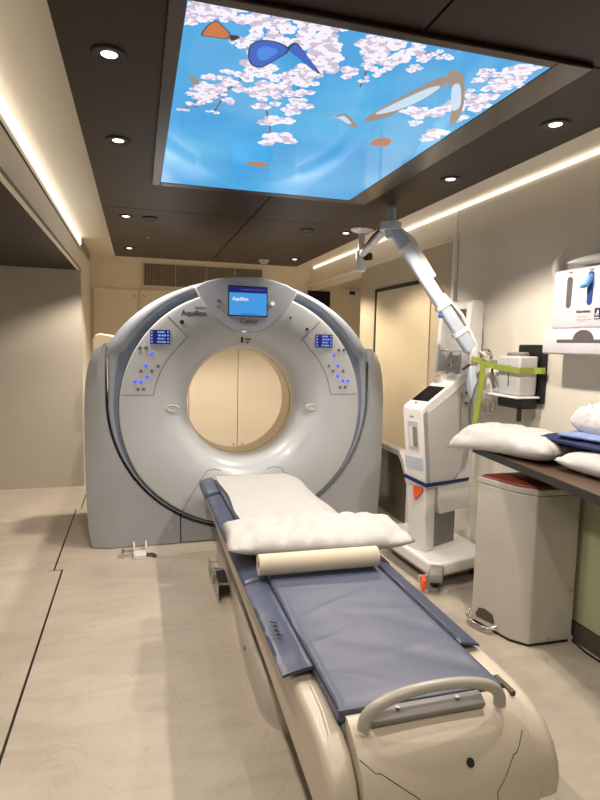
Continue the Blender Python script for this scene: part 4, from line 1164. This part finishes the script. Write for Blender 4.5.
# ------------------------------------------------------------------ things on the worktop
def sagf(p):
    e = max(0, (1.745 - p.x)) + max(0, p.y - 2.66)*.6
    return Vector((p.x, p.y, p.z - e*e*4.0))
pillow('pillow', (1.858, 2.42, .982), (.38, .68, .14), math.radians(12), pillow_m, 'white pillow overhanging the far end of the worktop', 'pillow', seed=11, pinch=.14, sag=sagf)
pillow('pillow', (1.955, 1.80, .966), (.36, .56, .10), math.radians(4), pillow_m, 'flat white pillow under the navy blanket at the right edge', 'pillow', seed=23, pinch=.10)
bl = empty('blanket', (1.99, 1.98, 1.01), 'folded navy blanket in clear wrap lying on the flat pillow', 'blanket')
pillow('cloth', (1.985, 2.03, 1.038), (.30, .46, .050), math.radians(6), navy_m, None, None, seed=31, pinch=.05, parent=bl)
pillow('cloth_fold', (1.99, 1.99, 1.068), (.26, .34, .034), math.radians(14), mat('washed_blue_cloth', (120, 140, 184), .7, vary=.15, scale=18, bump=.4, bscale=30), None, None, seed=41, pinch=.08, parent=bl)
pillow('plastic_bag', (2.02, 1.95, 1.132), (.24, .38, .17), math.radians(2), mat('crinkled_plastic', (226, 220, 224), .22, vary=.06, scale=16, bump=1.0, bscale=20, coat=.5), 'crumpled translucent plastic bag heaped on top of the navy blanket', 'bag', seed=55, pinch=.3, crumple=.05)

# ------------------------------------------------------------------ dispenser on the wall
dp = empty('glove_dispenser', (2.08, 2.3, 1.43), 'white wall dispenser with upright glove slots and a lower towel slot', 'dispenser')
DX = 2.03
s = MB(); s.prism([(DX + .012, 1.568), (DX, 1.59), (DX + .006, 1.848), (DX + .02, 1.858), (2.1499, 1.858), (2.1499, 1.568)], lambda p: (p[0], 2.432, p[1]), lambda p: (p[0], 1.75, p[1]))
s.build('glove_box_holder', mat('lavender_white_plastic', (200, 198, 206), .35), dp, bevel=.008, seg=3)
s = MB(); s.prism([(DX - .012, 1.440), (DX - .016, 1.450), (DX - .016, 1.555), (DX - .006, 1.5665), (2.1499, 1.5665), (2.1499, 1.440)], lambda p: (p[0], 2.465, p[1]), lambda p: (p[0], 1.72, p[1]))
s.build('towel_tray', mat('lavender_white_plastic', (200, 198, 206), .35), dp, bevel=.008, seg=3)
def slot(yc, zc, hw, hh, x, name, m, n=10):
    s = MB(); pts = []
    for k in range(n+1): a = PI*k/n; pts.append((yc + hw*math.cos(a), zc + hh - hw + hw*math.sin(a)))
    for k in range(n+1): a = PI + PI*k/n; pts.append((yc + hw*math.cos(a), zc - hh + hw + hw*math.sin(a)))
    s.prism(pts, lambda p: (x, p[0], p[1]), lambda p: (x + .006, p[0], p[1])); return s.build(name, m, dp)
SX = DX - .0008
slot(2.318, 1.742, .016, .076, SX + .001, 'glove_slot', mat('slot_dark_grey', (84, 78, 82), .5))
slot(2.185, 1.752, .016, .078, SX + .001, 'glove_slot', mat('deep_blue_glove_box', (20, 52, 120), .5))
slot(2.02, 1.755, .016, .078, SX + .001, 'glove_slot', mat('slot_dark_grey', (84, 78, 82), .5))
s = MB()
ts = [(2.35, 1.502), (2.35, 1.514)]
pts = [(2.36, 1.498), (2.36, 1.514), (2.265, 1.515)] + [(2.19 + .062*math.cos(PI - PI*k/12) , 1.515 + .045*math.sin(PI*k/12)) for k in range(13)][::1]
pts = [(2.36, 1.498), (2.36, 1.513), (2.255, 1.513)] + [(2.188 + .064*math.cos(PI*k/12), 1.513 + .046*math.sin(PI*k/12)) for k in range(13)] + [(1.85, 1.513), (1.85, 1.498)]
s.prism(pts, lambda p: (DX - .0175, p[0], p[1]), lambda p: (DX - .010, p[0], p[1])); s.build('towel_slot', mat('slot_dark_grey', (84, 78, 82), .5), dp)
text_mesh('lettering', 'Sekundette', .020, seam_m, dp, (SX, 2.262, 1.640), (0, -1, 0), (0, 0, 1), label='small grey lettering')
s = MB()
for z, a_, b_ in ((1.622, 2.25, 2.19), (1.607, 2.262, 2.165), (1.598, 2.25, 2.20)): s.box((SX - .0002, b_, z), (SX + .002, a_, z + .004))
s.build('small_print', mat('faint_print', (180, 160, 165), .6), dp)
s = MB()
for yy in (2.318, 2.185, 2.02): s.box((SX + .004, yy - .012, 1.836), (SX + .006, yy + .012, 1.842))
s.build('slot_captions', grey_m, dp)
em = MB(); em.box((SX - .0006, 2.112, 1.606), (SX + .002, 2.146, 1.658)); em = em.build('emblem', mat('emblem_navy', (24, 26, 70), .5), dp)
s = MB(); s.tube([(SX - .001, 2.138, 1.626), (SX - .001, 2.130, 1.634), (SX - .001, 2.124, 1.648)], .003, seg=6); s.tube([(SX - .001, 2.124, 1.648), (SX - .001, 2.122, 1.624), (SX - .001, 2.132, 1.622)], .0025, seg=6); s.box((SX - .0012, 2.116, 1.611), (SX, 2.142, 1.615)); s.build('emblem_figure', white_m, em)
dp.location.z -= .012
# glove hanging out of the middle slot
s = MB(); s.tube([(DX + .004, 2.180, 1.80), (DX - .012, 2.182, 1.775), (DX - .02, 2.186, 1.75)], [.012, .017, .010], seg=10); s.tube([(DX - .012, 2.186, 1.762), (DX - .024, 2.205, 1.752), (DX - .026, 2.218, 1.742)], [.014, .013, .004], seg=8)
s.build('nitrile_glove', glove_m, smooth=True, label='pale blue glove poking from the middle slot of the dispenser', cat='glove')
pillow('paper_wad', (2.085, 2.10, 1.876), (.11, .56, .045), 0, sheet_m, 'white paper lying in a low heap on top of the dispenser', 'paper', seed=71, pinch=.3)
s = MB(); s.tube([(2.11, 2.50, 1.80), (2.105, 2.50, 1.87), (2.10, 2.49, 1.92), (2.095, 2.455, 1.955), (2.10, 2.41, 1.968)], [.022, .026, .018, .010, .003], seg=10)
s.build('tissue', pillow_m, smooth=True, label='white tissue standing up behind the left end of the dispenser', cat='tissue')
# small sensor strip on wall: light switch cover reflections are left to the glossy panel

# ------------------------------------------------------------------ camera and world
cam = bpy.data.cameras.new('camera'); cam_o = bpy.data.objects.new('camera', cam); COL.objects.link(cam_o)
MR = ((0.9608391799723355, -0.0077132920343234955, 0.27699923349367456), (-0.27631809005815766, -0.10202514094455052, 0.9556354868472898), (0.020889790250308543, -0.9947519166813592, -0.1001610748847089))
mw = Matrix(((MR[0][0], -MR[0][1], -MR[0][2], 0), (MR[1][0], -MR[1][1], -MR[1][2], 0), (MR[2][0], -MR[2][1], -MR[2][2], 1.455), (0, 0, 0, 1)))
cam_o.matrix_world = mw
cam.sensor_fit = 'VERTICAL'; cam.sensor_height = 36.0; cam.sensor_width = 27.0
cam.lens = 562.0 / 800.0 * 36.0
cam.clip_start = 0.02
scene.camera = cam_o
wd_ = bpy.data.worlds.new('world'); scene.world = wd_; wd_.use_nodes = True
wd_.node_tree.nodes['Background'].inputs[0].default_value = (0.6, 0.65, 0.7, 1)
wd_.node_tree.nodes['Background'].inputs[1].default_value = 0.1
vs = scene.view_settings
vs.view_transform = 'Standard'; vs.look = 'None'; vs.gamma = 1.0; vs.use_curve_mapping = False
vs.exposure = EXPOSURE
try:
    scene.cycles.max_bounces = 10; scene.cycles.diffuse_bounces = 5
except Exception: pass
